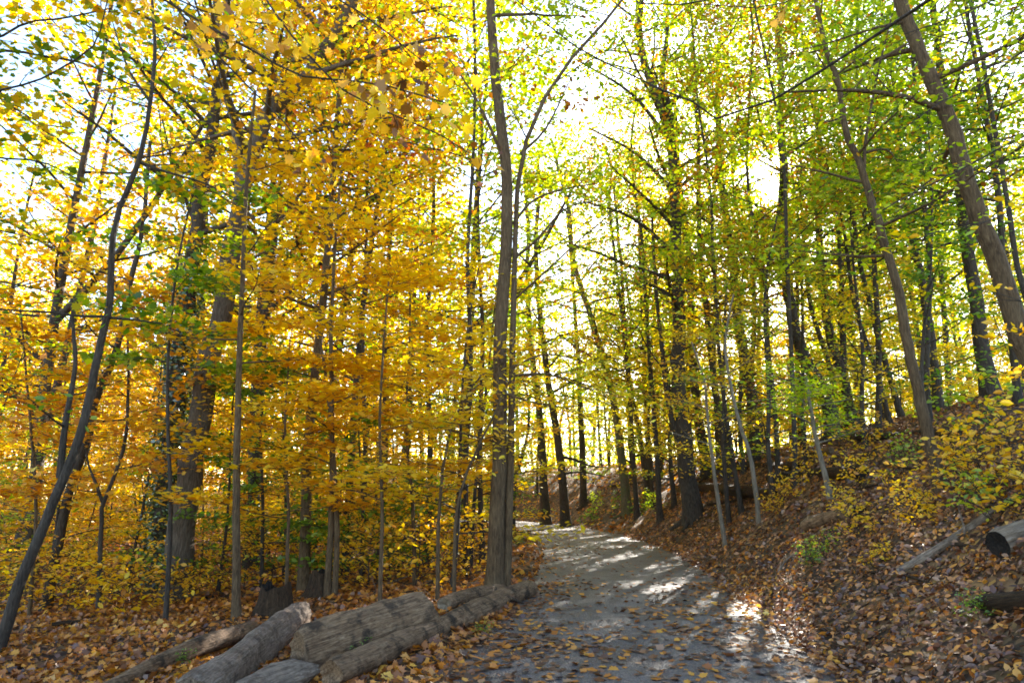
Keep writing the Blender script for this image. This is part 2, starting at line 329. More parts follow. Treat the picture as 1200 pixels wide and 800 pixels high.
# ------------------------------------------------------------------ openings in the canopy (real gaps: sunlit patches on the path, the sun, sky holes)
def ground_pt(px, py):
    d = ray(px, py); 
    for t in np.arange(3, 90, .05):
        p = d*t; p[2] += EYE
        if p[2] < hgt(p[0], p[1]): return p
    return p
GAPS = [(ground_pt(x, y), r) for x, y, r in ((885, 712, .95), (930, 742, .35), (835, 698, .2), (1120, 660, .5), (1060, 620, .4), (1180, 625, .35), (1010, 700, .25), (1110, 735, .25), (90, 762, .5), (190, 745, .5), (250, 775, .3), (40, 725, .5), (420, 725, .22), (560, 735, .3), (330, 745, .25))]
GAPS += [(at(x, y, Y), r) for x, y, Y, r in ((945, 470, 14.6, .9), (450, 400, 12, .8), (470, 500, 13, .7), (345, 430, 12.8, .8), (385, 560, 14, .6), (215, 300, 12, .9), (650, 452, 11.6, .8), (1165, 430, 6.3, .9), (1190, 520, 6.6, .7), (560, 540, 16, .8), (250, 600, 13, .5), (60, 560, 13, .8), (100, 470, 16, .8), (430, 250, 15, 1.0), (700, 470, 24, 1.2), (560, 420, 20, 1.2))]
OPEN = [(130, 190, 48, .8), (150, 260, 30, .6), (560, 40, 40, .4), (650, 60, 40, .35), (500, 20, 40, .7), (905, 205, 34, .8), (530, 235, 36, .6), (640, 250, 30, .6), (1150, 85, 45, .6), (1120, 30, 30, .6),
        (85, 350, 30, .7), (480, 300, 22, .6), (740, 270, 26, .45), (350, 160, 20, .6), (225, 150, 26, .5), (800, 200, 30, .5), (620, 160, 25, .5), (1180, 300, 30, .5), (60, 400, 30, .7)]
def keep(p, rng, scale=1.0):
    p = np.asarray(p); n = len(p); k = np.ones(n, bool)
    if n == 0: return k
    for c, r in GAPS:
        t = (p[:, 2]-c[2])/SUN[2]; q = p[:, :2]-SUN[None, :2]*t[:, None]-c[:2]
        # measure across the beam
        s2 = SUN[:2]/np.linalg.norm(SUN[:2]); al = q@s2; ac = q[:, 0]*s2[1]-q[:, 1]*s2[0]
        rr = r*(1+.25*np.sin(al*3+c[0]))+.12
        k &= ~((t > 1) & ((al/ (rr*1.5))**2+(ac/rr)**2 < 1) & (rng.rand(n) < .97))
    w = p-np.array((0, 0, EYE)); t = w@SUN; d = np.linalg.norm(w-t[:, None]*SUN, axis=1)
    k &= ~((t > 0) & (d < .28+.011*t))
    cp, sp = math.cos(PITCH), math.sin(PITCH)
    z = w[:, 1]*cp+w[:, 2]*sp; up = -w[:, 1]*sp+w[:, 2]*cp
    z = np.maximum(z, .01); px = 600+F*w[:, 0]/z; py = 400-F*up/z
    for x, y, r, pr in OPEN:
        rr = r*(.7+.6*_tab[int(x) % 256, int(y) % 256])
        k &= ~((np.hypot(px-x, (py-y)) < rr*(.75+.5*rng.rand(n))) & (rng.rand(n) < pr*scale))
    return k

def clear(pts):
    w = np.asarray(pts)-np.array((0, 0, EYE)); t = w@SUN; d = np.linalg.norm(w-t[:, None]*SUN, axis=1)
    return not ((t > 0) & (d < .10+.007*t)).any()
# ------------------------------------------------------------------ tree growing
def bez(a, d, ln, up_end, rng, n=7, wob=.08):
    """a branch from a in direction d bending towards up_end (z)"""
    pts = [a]; d = d/np.linalg.norm(d)
    for i in range(n-1):
        d = d+np.array((rng.normal()*wob, rng.normal()*wob, (up_end-d[2])*.16+rng.normal()*wob*.6)); d /= np.linalg.norm(d)
        pts.append(pts[-1]+d*ln/(n-1))
    return np.array(pts)
def leafy(limb, r0, P, rng, twg, cl, dens=1.0):
    """twigs and leaf clumps along a limb"""
    m = max(2, int(P['tw']*dens)); n = len(limb); ln = np.linalg.norm(np.diff(limb, axis=0), axis=1).sum()
    for j in range(m):
        t = P.get('ts', .25)+(1-P.get('ts', .25))*(j+rng.rand())/m; i = min(int(t*(n-1)), n-2); f = t*(n-1)-i
        a = limb[i]*(1-f)+limb[i+1]*f; D = limb[i+1]-limb[i]; D /= np.linalg.norm(D)+1e-9
        side = np.cross(D, (0, 0, 1.)); side /= np.linalg.norm(side)+1e-9
        s = 1 if j % 2 else -1
        d = D*.75+side*s*(.5+.5*rng.rand())+np.array((0, 0, rng.normal()*.2))
        tl = P['tl']*(.5+.7*rng.rand())*(1.15-.5*t)
        tw = bez(a, d, tl, P.get('twup', .1), rng, 5, .12)
        twg.append((tw, np.linspace(max(.35*r0*(1-.7*t), .006), .003, 5)))
        nc = P['nc']
        for c in range(nc):
            ii = 1+(c+rng.rand())/nc*3; i0 = min(int(ii), 3); cp = tw[i0]*(1-(ii-i0))+tw[i0+1]*(ii-i0)
            cl.append(cp)
DEF = dict(fill=.68, n=14, t0=.35, L=3.0, up=(.1, .7), upe=.3, tw=8, tl=1.2, nc=3, k=12, cs=.28, cz=.1, ls=.14, shape='oval', mat='gold', flat=.5, ts=.25, tip=1, mix=None)
HEROES = []    # (px at eye level, depth, short reference)
def grow(trunk, r0, r1, P, rng, bark, sides=10, extra=(), stems=(), unique=True, flare=1.0):
    """returns Geo for trunk, list of limb Geos, crown Geo"""
    n = len(trunk); tt = np.linspace(0, 1, n)
    rad = r0+(r1-r0)*tt**.85
    gt = Geo()
    dist = np.r_[0, np.cumsum(np.linalg.norm(np.diff(trunk, axis=0), axis=1))]
    rf = rad*(1+.45*flare*np.exp(-dist/(r0*2.5)))
    gt.tube(trunk, rf, bark, sides, .05, rng)
    if flare > .6 and r0 > .12:
        for a in range(5):
            th = a*1.256+rng.rand()*.6; b = trunk[0]+np.array((0, 0, r0*1.9)); e = trunk[0]+np.array((math.cos(th), math.sin(th), 0))*r0*(2.3+rng.rand())
            mid = trunk[0]+np.array((math.cos(th), math.sin(th), 0))*r0*1.05+np.array((0, 0, r0*.55)); e[2] = mid[2]-r0*1.1
            gt.tube(smooth_line([b, mid, e], 6), np.linspace(r0*.5, r0*.16, 6), bark, 7)
    limbs = []; tw = []; cl = []
    for st, sr in stems:
        gt.tube(st, np.linspace(sr, sr*.35, len(st)), bark, sides, .05, rng)
    def limb_at(pts, r, dens=1.0, tip=.35):
        g_ = Geo(); g_.tube(pts, r*(1-(1-tip)*np.linspace(0, 1, len(pts))), bark, 6); limbs.append(g_); leafy(pts, r, P, rng, tw, cl, dens)
    ga = rng.rand()*6
    axes = [(trunk, r0, r1)]+[(s_, r_, r_*.35) for s_, r_ in stems]
    for ax, ra, rb in axes:
        t0 = P['t0'] if ax is trunk else .15; cnt = P['n'] if ax is trunk else max(3, P['n']//3)
        m = len(ax)
        for i in range(cnt):
            t = t0+(1-t0)*(i+rng.rand()*.7)/cnt; j = min(int(t*(m-1)), m-2); f = t*(m-1)-j
            a = ax[j]*(1-f)+ax[j+1]*f; ga += 2.4+rng.normal()*.3
            u = P['up'][0]+(P['up'][1]-P['up'][0])*((t-t0)/(1-t0))+rng.normal()*.1
            ln = P['L']*(.65+.5*rng.rand())*(1-.45*((t-t0)/(1-t0)))
            r = (ra+(rb-ra)*t)*.42
            bz = bez(a, np.array((math.cos(ga), math.sin(ga), u)), ln, P['upe'], rng, 8)
            if unique and not clear(bz): continue
            limb_at(bz, max(min(r, .02*ln+.01), .008), 1, .25)
    for pts, r, dens in extra: limb_at(smooth_line(pts, max(8, len(pts)*3)), r, dens, .3)
    cl = np.array(cl) if cl else np.zeros((0, 3))
    if unique and len(cl): cl = cl[keep(cl, rng)]
    gc = Geo()
    for p, r in tw:
        if unique and not clear(p): continue
        gc.tube(p, r, bark, 3, caps=False)
    if len(cl) and P['k']:
        k = P['k']; ct = rng.rand(len(cl)); 
        keepn = rng.rand(len(cl)) < P.get('fill', 1.0); cl = cl[keepn]; ct = ct[keepn]
        pos = np.repeat(cl, k, 0)+rng.normal(size=(len(cl)*k, 3))*np.array((P['cs'], P['cs'], P['cz']))
        if unique: 
            pass
        tint = np.repeat(ct, k)*.55+rng.rand(len(pos))*.45
        sel = rng.rand(len(pos)) < .88; 
        if P['mix']:
            mk = np.repeat(rng.rand(len(cl)) < P['mix'][1], k)
            gc.leaves(pos[sel & mk], P['ls'], P['shape'], LM[P['mix'][0]], rng, tint[sel & mk], P['flat']); sel = sel & ~mk
        gc.leaves(pos[sel], P['ls'], P['shape'], LM[P['mat']], rng, tint[sel], P['flat'])
    return gt, limbs, gc
def assemble(name, label, cat, base, gt, limbs, gc, group=None, per_limb=True):
    e = bpy.data.objects.new(name, None); COL.objects.link(e); e.location = base; e.empty_display_size = .3
    tag(e, label, cat, group)
    t = gt.build('trunk', e, base)
    if per_limb:
        for l_ in limbs[:60]: l_.build('limb', e, base)
    else:
        pass
    gc.build('crown', e, base)
    return e
def px_line(pts, Y):
    out = []
    for p in pts:
        out.append(at(p[0], p[1], p[2] if len(p) > 2 else Y))
    return out
def hero(label, pts, Y, w, P=None, bark='grey', name='tree', cat='tree', top=16., group=None, wtop=None, extra=(), stems=(), seed=0, ref=None, flare=1.0, sides=10, topr=.35, lean_top=None):
    """pts: photo pixels from base upwards; the base is set on the ground at depth Y; w trunk width in photo px at base"""
    rng = np.random.RandomState(seed+int(abs(pts[0][0]))*7+int(Y*10))
    P = {**DEF, **(P or {})}
    line = px_line(pts, Y)
    b = line[0].copy(); b[2] = hgt(b[0], b[1])-.12
    line = [b]+[p for p in line[1:] if p[2] > b[2]+.4]
    r0 = w/2/F*Y*1.02
    last = line[-1]
    if last[2] < top:
        d = (line[-1]-line[-2]); d = d/np.linalg.norm(d); d = lean_top if lean_top is not None else d*.5+np.array((0, 0, .6)); d = np.asarray(d)/np.linalg.norm(d)
        while last[2] < top-1:
            last = last+d*min(3.0, top-last[2])/max(d[2], .3)+np.array((rng.normal()*.2, rng.normal()*.2, 0)); line.append(last)
    trunk = smooth_line(line, max(10, int(len(line)*3.5)))
    wob = rng.normal(size=(len(trunk), 3))*r0*.08; wob[:, 2] = 0; wob[0] = 0; trunk = trunk+wob
    ex = [(px_line(e[0], e[3] if len(e) > 3 else Y), e[1]/2/F*Y, e[2]) for e in extra]
    ss = [(smooth_line(px_line(s[0], s[2] if len(s) > 2 else Y), 14), s[1]/2/F*Y) for s in stems]
    gt, lb, gc = grow(trunk, r0, r0*topr, P, rng, BARK[bark], sides, ex, ss, True, flare)
    e = assemble(name, label, cat, b+np.array((0, 0, .12)), gt, lb, gc, group)
    if ref: HEROES.append((600+F*b[0]/Y, Y, ref))
    return e

# ------------------------------------------------------------------ the trees one can single out
BIG = dict(n=26, t0=.42, L=4.4, tw=9, tl=1.7, nc=3, k=13, cs=.36, cz=.16, ls=.15, up=(.2, 1.0), fill=.7)
# centre tree at the path edge, two fused stems
hero('tall grey-brown tree with two fused stems standing behind the end of the thin log', [(580, 690), (584, 560), (587, 400), (594, 270), (594, 200), (583, 120), (579, 60), (574, 0)], 12.6, 18.5,
     dict(n=20, t0=.5, L=3.2, tw=9, tl=1.1, nc=3, k=7, ls=.10, mat='lime', up=(.4, 1.1), fill=.75), 'brown', top=23, ref='twin-stemmed tree by the thin log',
     stems=[([(594, 690), (598, 560), (601, 400), (604, 280), (608, 205), (622, 150), (650, 95), (690, 45), (732, 0), (760, -60)], 9)],
     extra=[([(601, 262), (625, 235), (660, 222), (700, 215)], 4, .5), ([(606, 300), (630, 280), (662, 245), (700, 235)], 4, .6), ([(610, 180), (640, 150), (670, 90)], 4, .5), ([(592, 190), (560, 120), (520, 60)], 5, .6),
            ([(600, 440), (650, 440, 12.2), (700, 455, 11.8)], 4, 1.0)])
# big grey tree, left
hero('biggest grey trunk at left, leaning slightly and forking high up in yellow leaves', [(205, 705), (216, 600), (230, 510), (243, 430), (257, 380), (270, 310), (283, 235), (296, 180), (318, 128), (345, 105), (378, 65), (408, 10), (430, -40)], 14.6, 31,
     dict(BIG, mat='gold', mix=('lime', .25), n=25, t0=.45), 'grey', top=20, ref='biggest grey trunk', stems=[([(285, 225), (279, 190), (276, 145), (262, 100), (255, 40), (250, -30)], 15)],
     extra=[([(280, 240), (310, 265), (335, 250), (370, 200)], 7, 1.0), ([(262, 340), (300, 300), (340, 290)], 5, 1.2)], flare=.62, sides=14)
hero('dark ivy-covered trunk just behind the biggest grey trunk', [(186, 690), (194, 600), (204, 500), (213, 400), (228, 290), (240, 200), (250, 135), (262, 60), (270, -20)], 17.5, 25,
     dict(BIG, mat='green', mix=('yellow', .3), n=25, t0=.45), 'dark', top=20, ref='ivy-covered trunk', extra=[([(232, 270), (205, 200), (190, 140)], 6, 1.0)], sides=12)
ivy_tree = [o for o in COL.objects if o.get('label', '').startswith('dark ivy')][0]
rng = np.random.RandomState(3)
ln = smooth_line(px_line([(186, 690), (194, 600), (204, 500), (213, 400), (228, 300)], 17.5), 60); ln[:, 2] -= 0
N_ = 5200; i_ = rng.randint(0, 60, N_); th = rng.rand(N_)*6.283; rr = .30+rng.rand(N_)**2*.28
pos = ln[i_]+np.stack([np.cos(th)*rr, np.sin(th)*rr, rng.normal(size=N_)*.1], 1)
gi = Geo(); gi.leaves(pos, .11, 'oval', LM['ivy'], rng, rng.rand(N_), .2, np.stack([np.cos(th), np.sin(th), np.full(N_, .5)], 1)); gi.build('ivy', ivy_tree, ivy_tree.location)
# dark leaning sapling far left
hero('thin dark trunk at far left, leaning and curving with a bare crooked top', [(-2, 752), (25, 680), (50, 618), (92, 515), (112, 430), (122, 385), (130, 350), (131, 300), (138, 250), (163, 188), (176, 120), (181, 55), (178, 0)], 9.6, 13,
     dict(n=4, t0=.7, L=1.2, tw=4, tl=.6, nc=2, k=5, ls=.1, mat='green'), 'dark', top=6.5, topr=.3, ref='leaning dark trunk', flare=.3,
     stems=[([(70, 560), (76, 500), (88, 430), (86, 390), (84, 350)], 8)],
     extra=[([(128, 371), (90, 370), (60, 366), (0, 362), (-60, 350)], 4, .8), ([(128, 372), (160, 375), (190, 379)], 4, .5), ([(165, 190), (190, 200), (240, 215), (280, 235)], 4, .8), ([(176, 120), (150, 80), (130, 20)], 4, .6)])
hero('slim crooked tree leaning behind the leaning dark trunk', [(62, 650), (80, 580), (100, 525), (112, 470), (138, 405), (150, 340), (165, 280)], 15, 11, dict(n=9, t0=.35, L=2.4, mat='gold', k=12), 'dark', top=10, ref='slim crooked tree')
hero('straight slim trunk standing in leaf litter between the grey trunk and the stump', [(278, 728), (277, 600), (279, 470), (281, 400), (285, 300), (290, 200)], 11.4, 9.5,
     dict(n=11, t0=.42, L=2.0, mat='gold', k=12, ls=.11, shape='maple', flat=.6, cz=.07), 'brown', top=9, ref='straight slim trunk')
hero('tan trunk rising right behind the hollow stump', [(356, 690), (358, 600), (360, 530), (368, 450), (376, 380), (386, 270), (394, 150), (402, 60), (412, -10)], 15, 14,
     dict(BIG, mat='gold', n=27, t0=.4, L=3.2), 'brown', top=15, ref='tan trunk')
hero('twin thin stems growing side by side behind the lighter broken log', [(384, 702), (388, 600), (389, 500), (388, 400), (392, 300), (400, 200)], 13.2, 8,
     dict(n=12, t0=.35, L=2.2, mat='gold', k=14, ls=.12, shape='maple', flat=.6, cz=.07), 'brown', top=9, ref='twin thin stems', stems=[([(392, 702), (395, 620), (391, 540), (383, 450), (372, 380)], 7)])
hero('slender trunk slanting up through golden leaves behind the long dark log', [(406, 640), (411, 540), (418, 440), (428, 335), (440, 255), (458, 140), (470, 60)], 19, 9,
     dict(BIG, mat='gold', n=28, t0=.3, L=3.0), 'dark', top=14, ref='slender slanting trunk')
hero('mid-size dark trunk in the golden thicket left of the curved saplings', [(446, 640), (450, 560), (452, 450), (450, 380), (456, 300), (462, 180)], 23, 10, dict(BIG, mat='yellow', n=28, t0=.28, L=3.4), 'dark', top=15, ref='mid-size dark trunk')
hero('curved thin sapling arching right near the end of the thick log', [(513, 690), (514, 610), (522, 530), (538, 480), (562, 442), (590, 425)], 12.4, 5, dict(n=8, t0=.4, L=1.4, mat='gold', k=10, ls=.11, shape='maple', tw=5), 'brown', top=2, ref='arching sapling', flare=.2)
hero('thin bent sapling beside the twin-stemmed tree', [(532, 715), (534, 610), (545, 560), (562, 520), (577, 490), (600, 440)], 11.6, 4.5, dict(n=7, t0=.45, L=1.3, mat='yellow', k=9, ls=.1, tw=5), 'brown', top=2, ref='bent sapling', flare=.2, extra=[([(600, 440), (640, 438), (680, 452), (722, 470)], 3, 3.0), ([(590, 460), (620, 470), (670, 480), (700, 500)], 3, 2.4), ([(600, 430), (640, 415), (690, 425)], 3, 2.4)])
SPR = dict(n=14, t0=.3, L=1.9, mat='gold', k=15, ls=.12, shape='maple', tw=8, tl=.8, flat=.7, cz=.045, cs=.22, up=(.1, .4), upe=.05)
hero('golden sapling with flat layered sprays above the thick log', [(446, 690), (448, 600), (445, 500), (450, 400), (455, 330)], 12.0, 5, SPR, 'brown', name='sapling', cat='sapling', top=5.5, ref='golden layered sapling', flare=.2)
hero('golden layered sapling right beside the tan trunk and hollow stump', [(336, 700), (338, 600), (334, 500), (340, 400)], 12.8, 5, SPR, 'brown', name='sapling', cat='sapling', top=5.2, ref='stump-side sapling', flare=.2)
hero('golden layered sapling leaning between the arching and layered saplings', [(486, 690), (484, 600), (476, 500), (480, 400)], 14.5, 5, SPR, 'brown', name='sapling', cat='sapling', top=6.5, ref='leaning golden sapling', flare=.2)
hero('green maple with a crown of large green leaves left of the biggest grey trunk', [(196, 712), (200, 600), (196, 450), (205, 330)], 12.0, 6, dict(SPR, mat='green', n=13, t0=.52, L=1.9, k=11, flat=.4, mix=('lime', .3)), 'dark', top=7.5, ref='green maple', flare=.3)
hero('dark green bushy sapling between the biggest grey trunk and the tan trunk', [(306, 690), (308, 600), (304, 500)], 15.5, 5, dict(SPR, mat='green', n=20, t0=.1, L=2.0, shape='oval', flat=.4), 'dark', name='sapling', cat='sapling', top=4.6, ref='dark green sapling', flare=.2)
hero('dark green sapling behind the golden sapling, nearer the slender slanting trunk', [(424, 680), (425, 600), (420, 500)], 15.5, 5, dict(SPR, mat='green', n=16, t0=.1, L=1.7, shape='oval', flat=.4), 'dark', name='sapling', cat='sapling', top=3.8, ref='second dark green sapling', flare=.2)
hero('orange layered sapling at far left behind the leaning dark trunk', [(40, 690), (42, 600), (36, 500), (30, 430)], 13.5, 5, dict(SPR, mat='orange'), 'brown', name='sapling', cat='sapling', top=5.5, ref='orange layered sapling', flare=.2)
hero('spindly forked sapling between the leaning dark trunk and the ivy-covered trunk', [(119, 690), (119, 610), (121, 590), (145, 525), (150, 460), (150, 400), (152, 330)], 13.5, 5.5, dict(n=12, t0=.4, L=1.6, mat='orange', k=12, ls=.12, shape='maple', tw=6), 'dark', top=6, ref='spindly forked sapling',
     stems=[([(121, 590), (112, 565), (104, 545), (100, 520)], 4)], flare=.2)
# right bank
hero('big dark trunk at the foot of the bank beside the path, forking high up', [(812, 604), (806, 560), (800, 500), (796, 440), (795, 380), (793, 300), (790, 225), (786, 165), (772, 118), (758, 85), (750, 40), (746, -20)], 25.5, 20,
     dict(BIG, mat='lime', n=28, t0=.3, L=5.0, tl=1.9, ls=.17, mix=('rust', .25)), 'dark', top=25, ref='big dark trunk beside the path', extra=[([(790, 225), (745, 180), (690, 150)], 6, 1.2), ([(788, 170), (740, 110), (675, 70)], 6, 1.2), ([(793, 300), (740, 255), (680, 235)], 6, 1.2), ([(794, 350), (750, 330), (700, 335)], 5, 1.0), ([(790, 225), (830, 190), (870, 150)], 6, 1.0)],
     stems=[([(786, 165), (785, 130), (776, 90), (782, 40), (780, -20)], 10), ([(806, 560), (793, 510), (783, 470), (775, 400), (768, 330), (764, 250)], 8)], sides=12)
hero('nearest trunk on the right, pale and leaning left out of the bank', [(1250, 520), (1230, 480), (1198, 400), (1155, 270), (1130, 200), (1110, 135), (1080, 70), (1055, 0), (1040, -50)], 9.6, 27,
     dict(n=8, t0=.45, L=2.6, mat='lime', k=9, ls=.11, tw=7), 'brown', top=12, topr=.5, ref='pale leaning trunk',
     extra=[([(1056, 27), (1030, 32), (1010, 38), (965, 52), (925, 62)], 4, .6), ([(1062, 52), (1045, 62), (1025, 75), (1005, 100), (988, 112)], 4, .5), ([(1140, 225), (1105, 205), (1072, 226), (1050, 250)], 4, .5)])
hero('slim tree rooted among the yellow shrubs above the silvered branch', [(1108, 602), (1098, 550), (1084, 495), (1063, 398), (1050, 330), (1033, 275), (1014, 215), (1005, 182), (992, 160), (982, 100), (966, 50), (955, 0)], 10.6, 15,
     dict(n=10, t0=.4, L=2.4, mat='lime', k=10, ls=.10, tw=7, mix=('rust', .2)), 'brown', top=11, ref='slim tree above the silvered branch',
     extra=[([(1012, 180), (1025, 176), (1040, 176), (1052, 190)], 4, .4), ([(1033, 275), (1010, 290), (995, 285)], 3, .5), ([(1012, 215), (1015, 160), (1030, 80), (1050, 0)], 5, .8)])
hero('dark crooked trunk on the ridge with the sun shining beside it', [(978, 522), (966, 460), (945, 425), (930, 380), (922, 335), (914, 290), (916, 245), (918, 195), (914, 150), (916, 105), (912, 50)], 25.5, 16,
     dict(BIG, mat='lime', n=21, t0=.35, L=3.6, mix=('rust', .3)), 'dark', top=25, ref='crooked ridge trunk', extra=[([(905, 185), (893, 165), (890, 140), (880, 100)], 5, .6)])
hero('dark sinuous trunk on the ridge right of the crooked one', [(1000, 500), (990, 450), (973, 395), (965, 340), (959, 260), (965, 200), (958, 150), (950, 90)], 28, 12, dict(BIG, mat='green', n=25, t0=.35, L=3.6, mix=('lime', .5)), 'dark', top=24, ref='sinuous ridge trunk',
     stems=[([(988, 445), (988, 400), (985, 330), (982, 250)], 8)])
hero('sturdy dark trunk on the ridge behind the bright green sapling', [(888, 548), (886, 500), (878, 450), (868, 400), (862, 340), (856, 280), (845, 215), (842, 150)], 29.5, 15, dict(BIG, mat='lime', n=28, t0=.32, L=3.8, mix=('rust', .3)), 'dark', top=24, ref='sturdy ridge trunk')
hero('dark trunk leaning left on the bank right of the big dark trunk', [(857, 559), (846, 500), (836, 440), (830, 380), (822, 310), (818, 230)], 27.5, 10, dict(BIG, mat='lime', n=25, t0=.35, L=3.0), 'dark', top=22, ref='left-leaning bank trunk')
hero('straight dark trunk half hidden behind the big dark trunk', [(828, 530), (816, 470), (812, 400), (808, 300)], 33, 12, dict(BIG, mat='lime', n=28, t0=.3, L=3.8, mix=('yellow', .4)), 'dark', top=24, ref='half hidden trunk')
hero('pale thin sapling on the bank with a bright yellow-green crown', [(975, 592), (968, 560), (958, 520), (950, 480), (944, 440)], 14.7, 7.5, dict(n=16, t0=.45, L=1.4, mat='fresh', k=16, ls=.09, tw=7, tl=.6, cs=.18, cz=.06, flat=.7, up=(.2, .5), mix=None), 'pale', top=4.3, ref='bright green sapling', flare=.2)
hero('thin pale sapling on the bank left of the bright green one', [(888, 592), (880, 540), (868, 500), (856, 450), (850, 400)], 18, 6, dict(n=8, t0=.5, L=1.3, mat='yellow', k=6, tw=5, ls=.1), 'pale', top=7, ref='thin pale sapling', flare=.2)
hero('crooked pale sapling standing right beside the big dark trunk', [(847, 598), (838, 560), (830, 500), (826, 450)], 19, 5.5, dict(n=8, t0=.4, L=1.3, mat='gold', k=6, tw=5, ls=.1), 'pale', top=6, ref='crooked pale sapling', flare=.2)
hero('dark slender trunk at the bend with low dead limbs', [(663, 596), (657, 540), (650, 495), (640, 430), (632, 360), (628, 280)], 42, 11, dict(BIG, mat='lime', n=25, t0=.3, L=4.5, ls=.2, mix=('yellow', .4)), 'dark', top=24, ref='trunk at the bend',
     extra=[([(655, 535), (672, 538), (690, 545), (716, 548)], 4, .2), ([(659, 555), (680, 553), (700, 556), (715, 560)], 3, .2)])
hero('darkest trunk at the bend, nearest to the path end', [(640, 590), (636, 540), (632, 480), (622, 400), (618, 320)], 45, 10, dict(BIG, mat='green', n=25, t0=.3, L=4.5, ls=.2, mix=('lime', .5)), 'dark', top=24, ref='darkest bend trunk')
hero('straight thin trunk on the far slope right of the bend', [(684, 565), (681, 500), (678, 430), (672, 340)], 47, 8, dict(BIG, mat='yellow', n=25, t0=.3, L=4, ls=.2), 'dark', top=23, ref='far slope trunk')
hero('mossy trunk on the far slope above the leafy verge', [(734, 555), (724, 500), (712, 440), (692, 370), (672, 305)], 38, 11, dict(BIG, mat='lime', n=25, t0=.3, L=4.2, ls=.2, mix=('gold', .3)), 'moss', top=23, ref='mossy far slope trunk')
hero('leaning dark trunk on the slope above the bend', [(760, 548), (748, 500), (738, 450), (732, 380)], 37, 7, dict(BIG, mat='yellow', n=21, t0=.3, L=3.5, ls=.18), 'dark', top=20, ref='leaning slope trunk')
hero('thin upright trunk on the slope between bend and big trunk', [(762, 535), (757, 480), (754, 400), (750, 300)], 41, 7, dict(BIG, mat='lime', n=25, t0=.3, L=4, ls=.2), 'dark', top=23, ref='thin slope trunk')
hero('crooked little dark tree at the bend just right of the twin-stemmed tree', [(603, 628), (601, 600), (604, 560), (618, 510), (619, 470), (612, 440)], 27, 6, dict(n=9, t0=.3, L=2, mat='gold', k=10, ls=.15, tw=6), 'dark', top=6, ref='little dark tree', flare=.2)
hero('dark trunk high on the bank seen through yellow leaves', [(1165, 480), (1150, 400), (1140, 330), (1128, 250), (1120, 180)], 20, 18, dict(BIG, mat='green', n=27, t0=.3, L=4.0, mix=('lime', .5)), 'dark', top=21, ref='dark trunk high on the bank')
hero('curving dark trunk on the ridge left of the evergreen-leaved tree', [(1100, 480), (1092, 400), (1080, 330), (1065, 260), (1055, 200)], 24, 11, dict(BIG, mat='green', n=27, t0=.3, L=4.0, mix=('lime', .5)), 'dark', top=23, ref='curving ridge trunk')
hero('thin slanting trunk on the ridge behind the slim bank tree', [(1058, 490), (1042, 440), (1020, 360), (1005, 290)], 26, 7, dict(BIG, mat='lime', n=23, t0=.35, L=3.5), 'dark', top=21, ref='slanting ridge trunk')
hero('leaning pole-thin trunk in front of the bright gap on the ridge', [(1045, 500), (1030, 445), (1015, 400), (1000, 350)], 23, 6, dict(BIG, mat='lime', n=18, t0=.4, L=3.0, k=10), 'dark', top=18, ref='pole-thin ridge trunk')

for lab, pts, Y, w, m in [
  ('thin trunk on the bank behind the bright green sapling, half hidden by its leaves', [(932, 575), (930, 480), (926, 380), (922, 300)], 19, 6, 'lime'),
  ('grey thin trunk rising right of the sinuous ridge trunk', [(1028, 520), (1030, 430), (1026, 330), (1020, 250)], 21, 7, 'green'),
  ('thin dark trunk rising behind the slim tree above the silvered branch', [(1090, 510), (1086, 420), (1090, 320), (1082, 230)], 18, 7, 'lime'),
  ('dark trunk between the pale leaning trunk and the glowing yellow leaves', [(1195, 490), (1186, 400), (1176, 330), (1170, 230)], 16, 9, 'lime'),
  ('thin trunk leaning left above the cut log', [(1225, 470), (1210, 380), (1190, 300), (1178, 220)], 14, 7, 'green'),
  ('thin trunk on the bank midway between big dark trunk and sturdy ridge trunk', [(868, 575), (850, 480), (842, 400), (836, 300)], 22, 6, 'lime'),
  ('slim tree on the slope left of the big dark trunk, crown yellow-green', [(772, 570), (766, 480), (758, 380), (752, 280)], 30, 7, 'lime'),
  ('slim tree above the slope midway to the bend, crown high and rusty', [(745, 560), (738, 470), (730, 380), (715, 250)], 34, 6, 'rust'),
  ('tall thin trunk just left of the twin-stemmed tree, crown arching over the upper centre', [(548, 655), (546, 540), (552, 420), (548, 300), (556, 150)], 16, 6, 'lime'),
  ('second thin trunk left of the twin-stemmed tree, its high crown spreading over the path', [(566, 640), (562, 520), (566, 400), (560, 250)], 20, 6, 'lime'),
  ('slim trunk at upper left centre whose high crown glows reddish orange', [(425, 650), (428, 520), (425, 400), (430, 250)], 18, 6, 'pink'),
  ('slim dark trunk in the yellow thicket above the end of the thick log', [(500, 650), (504, 520), (500, 400), (508, 250)], 23, 7, 'yellow'),
  ('thin trunk on the bank directly below the sun', [(912, 570), (908, 480), (900, 400), (896, 320)], 22, 6, 'rust'),
  ('thin dark trunk on the ridge just left of the sun', [(880, 540), (878, 460), (884, 380), (880, 300)], 32, 7, 'lime'),
  ('slim ridge trunk between the crooked and the sinuous trunk', [(982, 525), (975, 440), (948, 350), (940, 250)], 31, 7, 'rust'),
  ('far slim ridge trunk just right of the sun', [(930, 530), (926, 450), (928, 370), (925, 280)], 38, 8, 'lime'),
 ]:
    hero(lab, pts, Y, w, dict(BIG, mat=m, n=38 if 'crown' in lab else 30, t0=.3 if 'upper centre' not in lab else .45, L=5.0 if ('over the path' in lab or 'upper centre' in lab) else 3.4, mix=('rust', .2) if m == 'lime' else ('lime', .4)), 'dark', top=21)

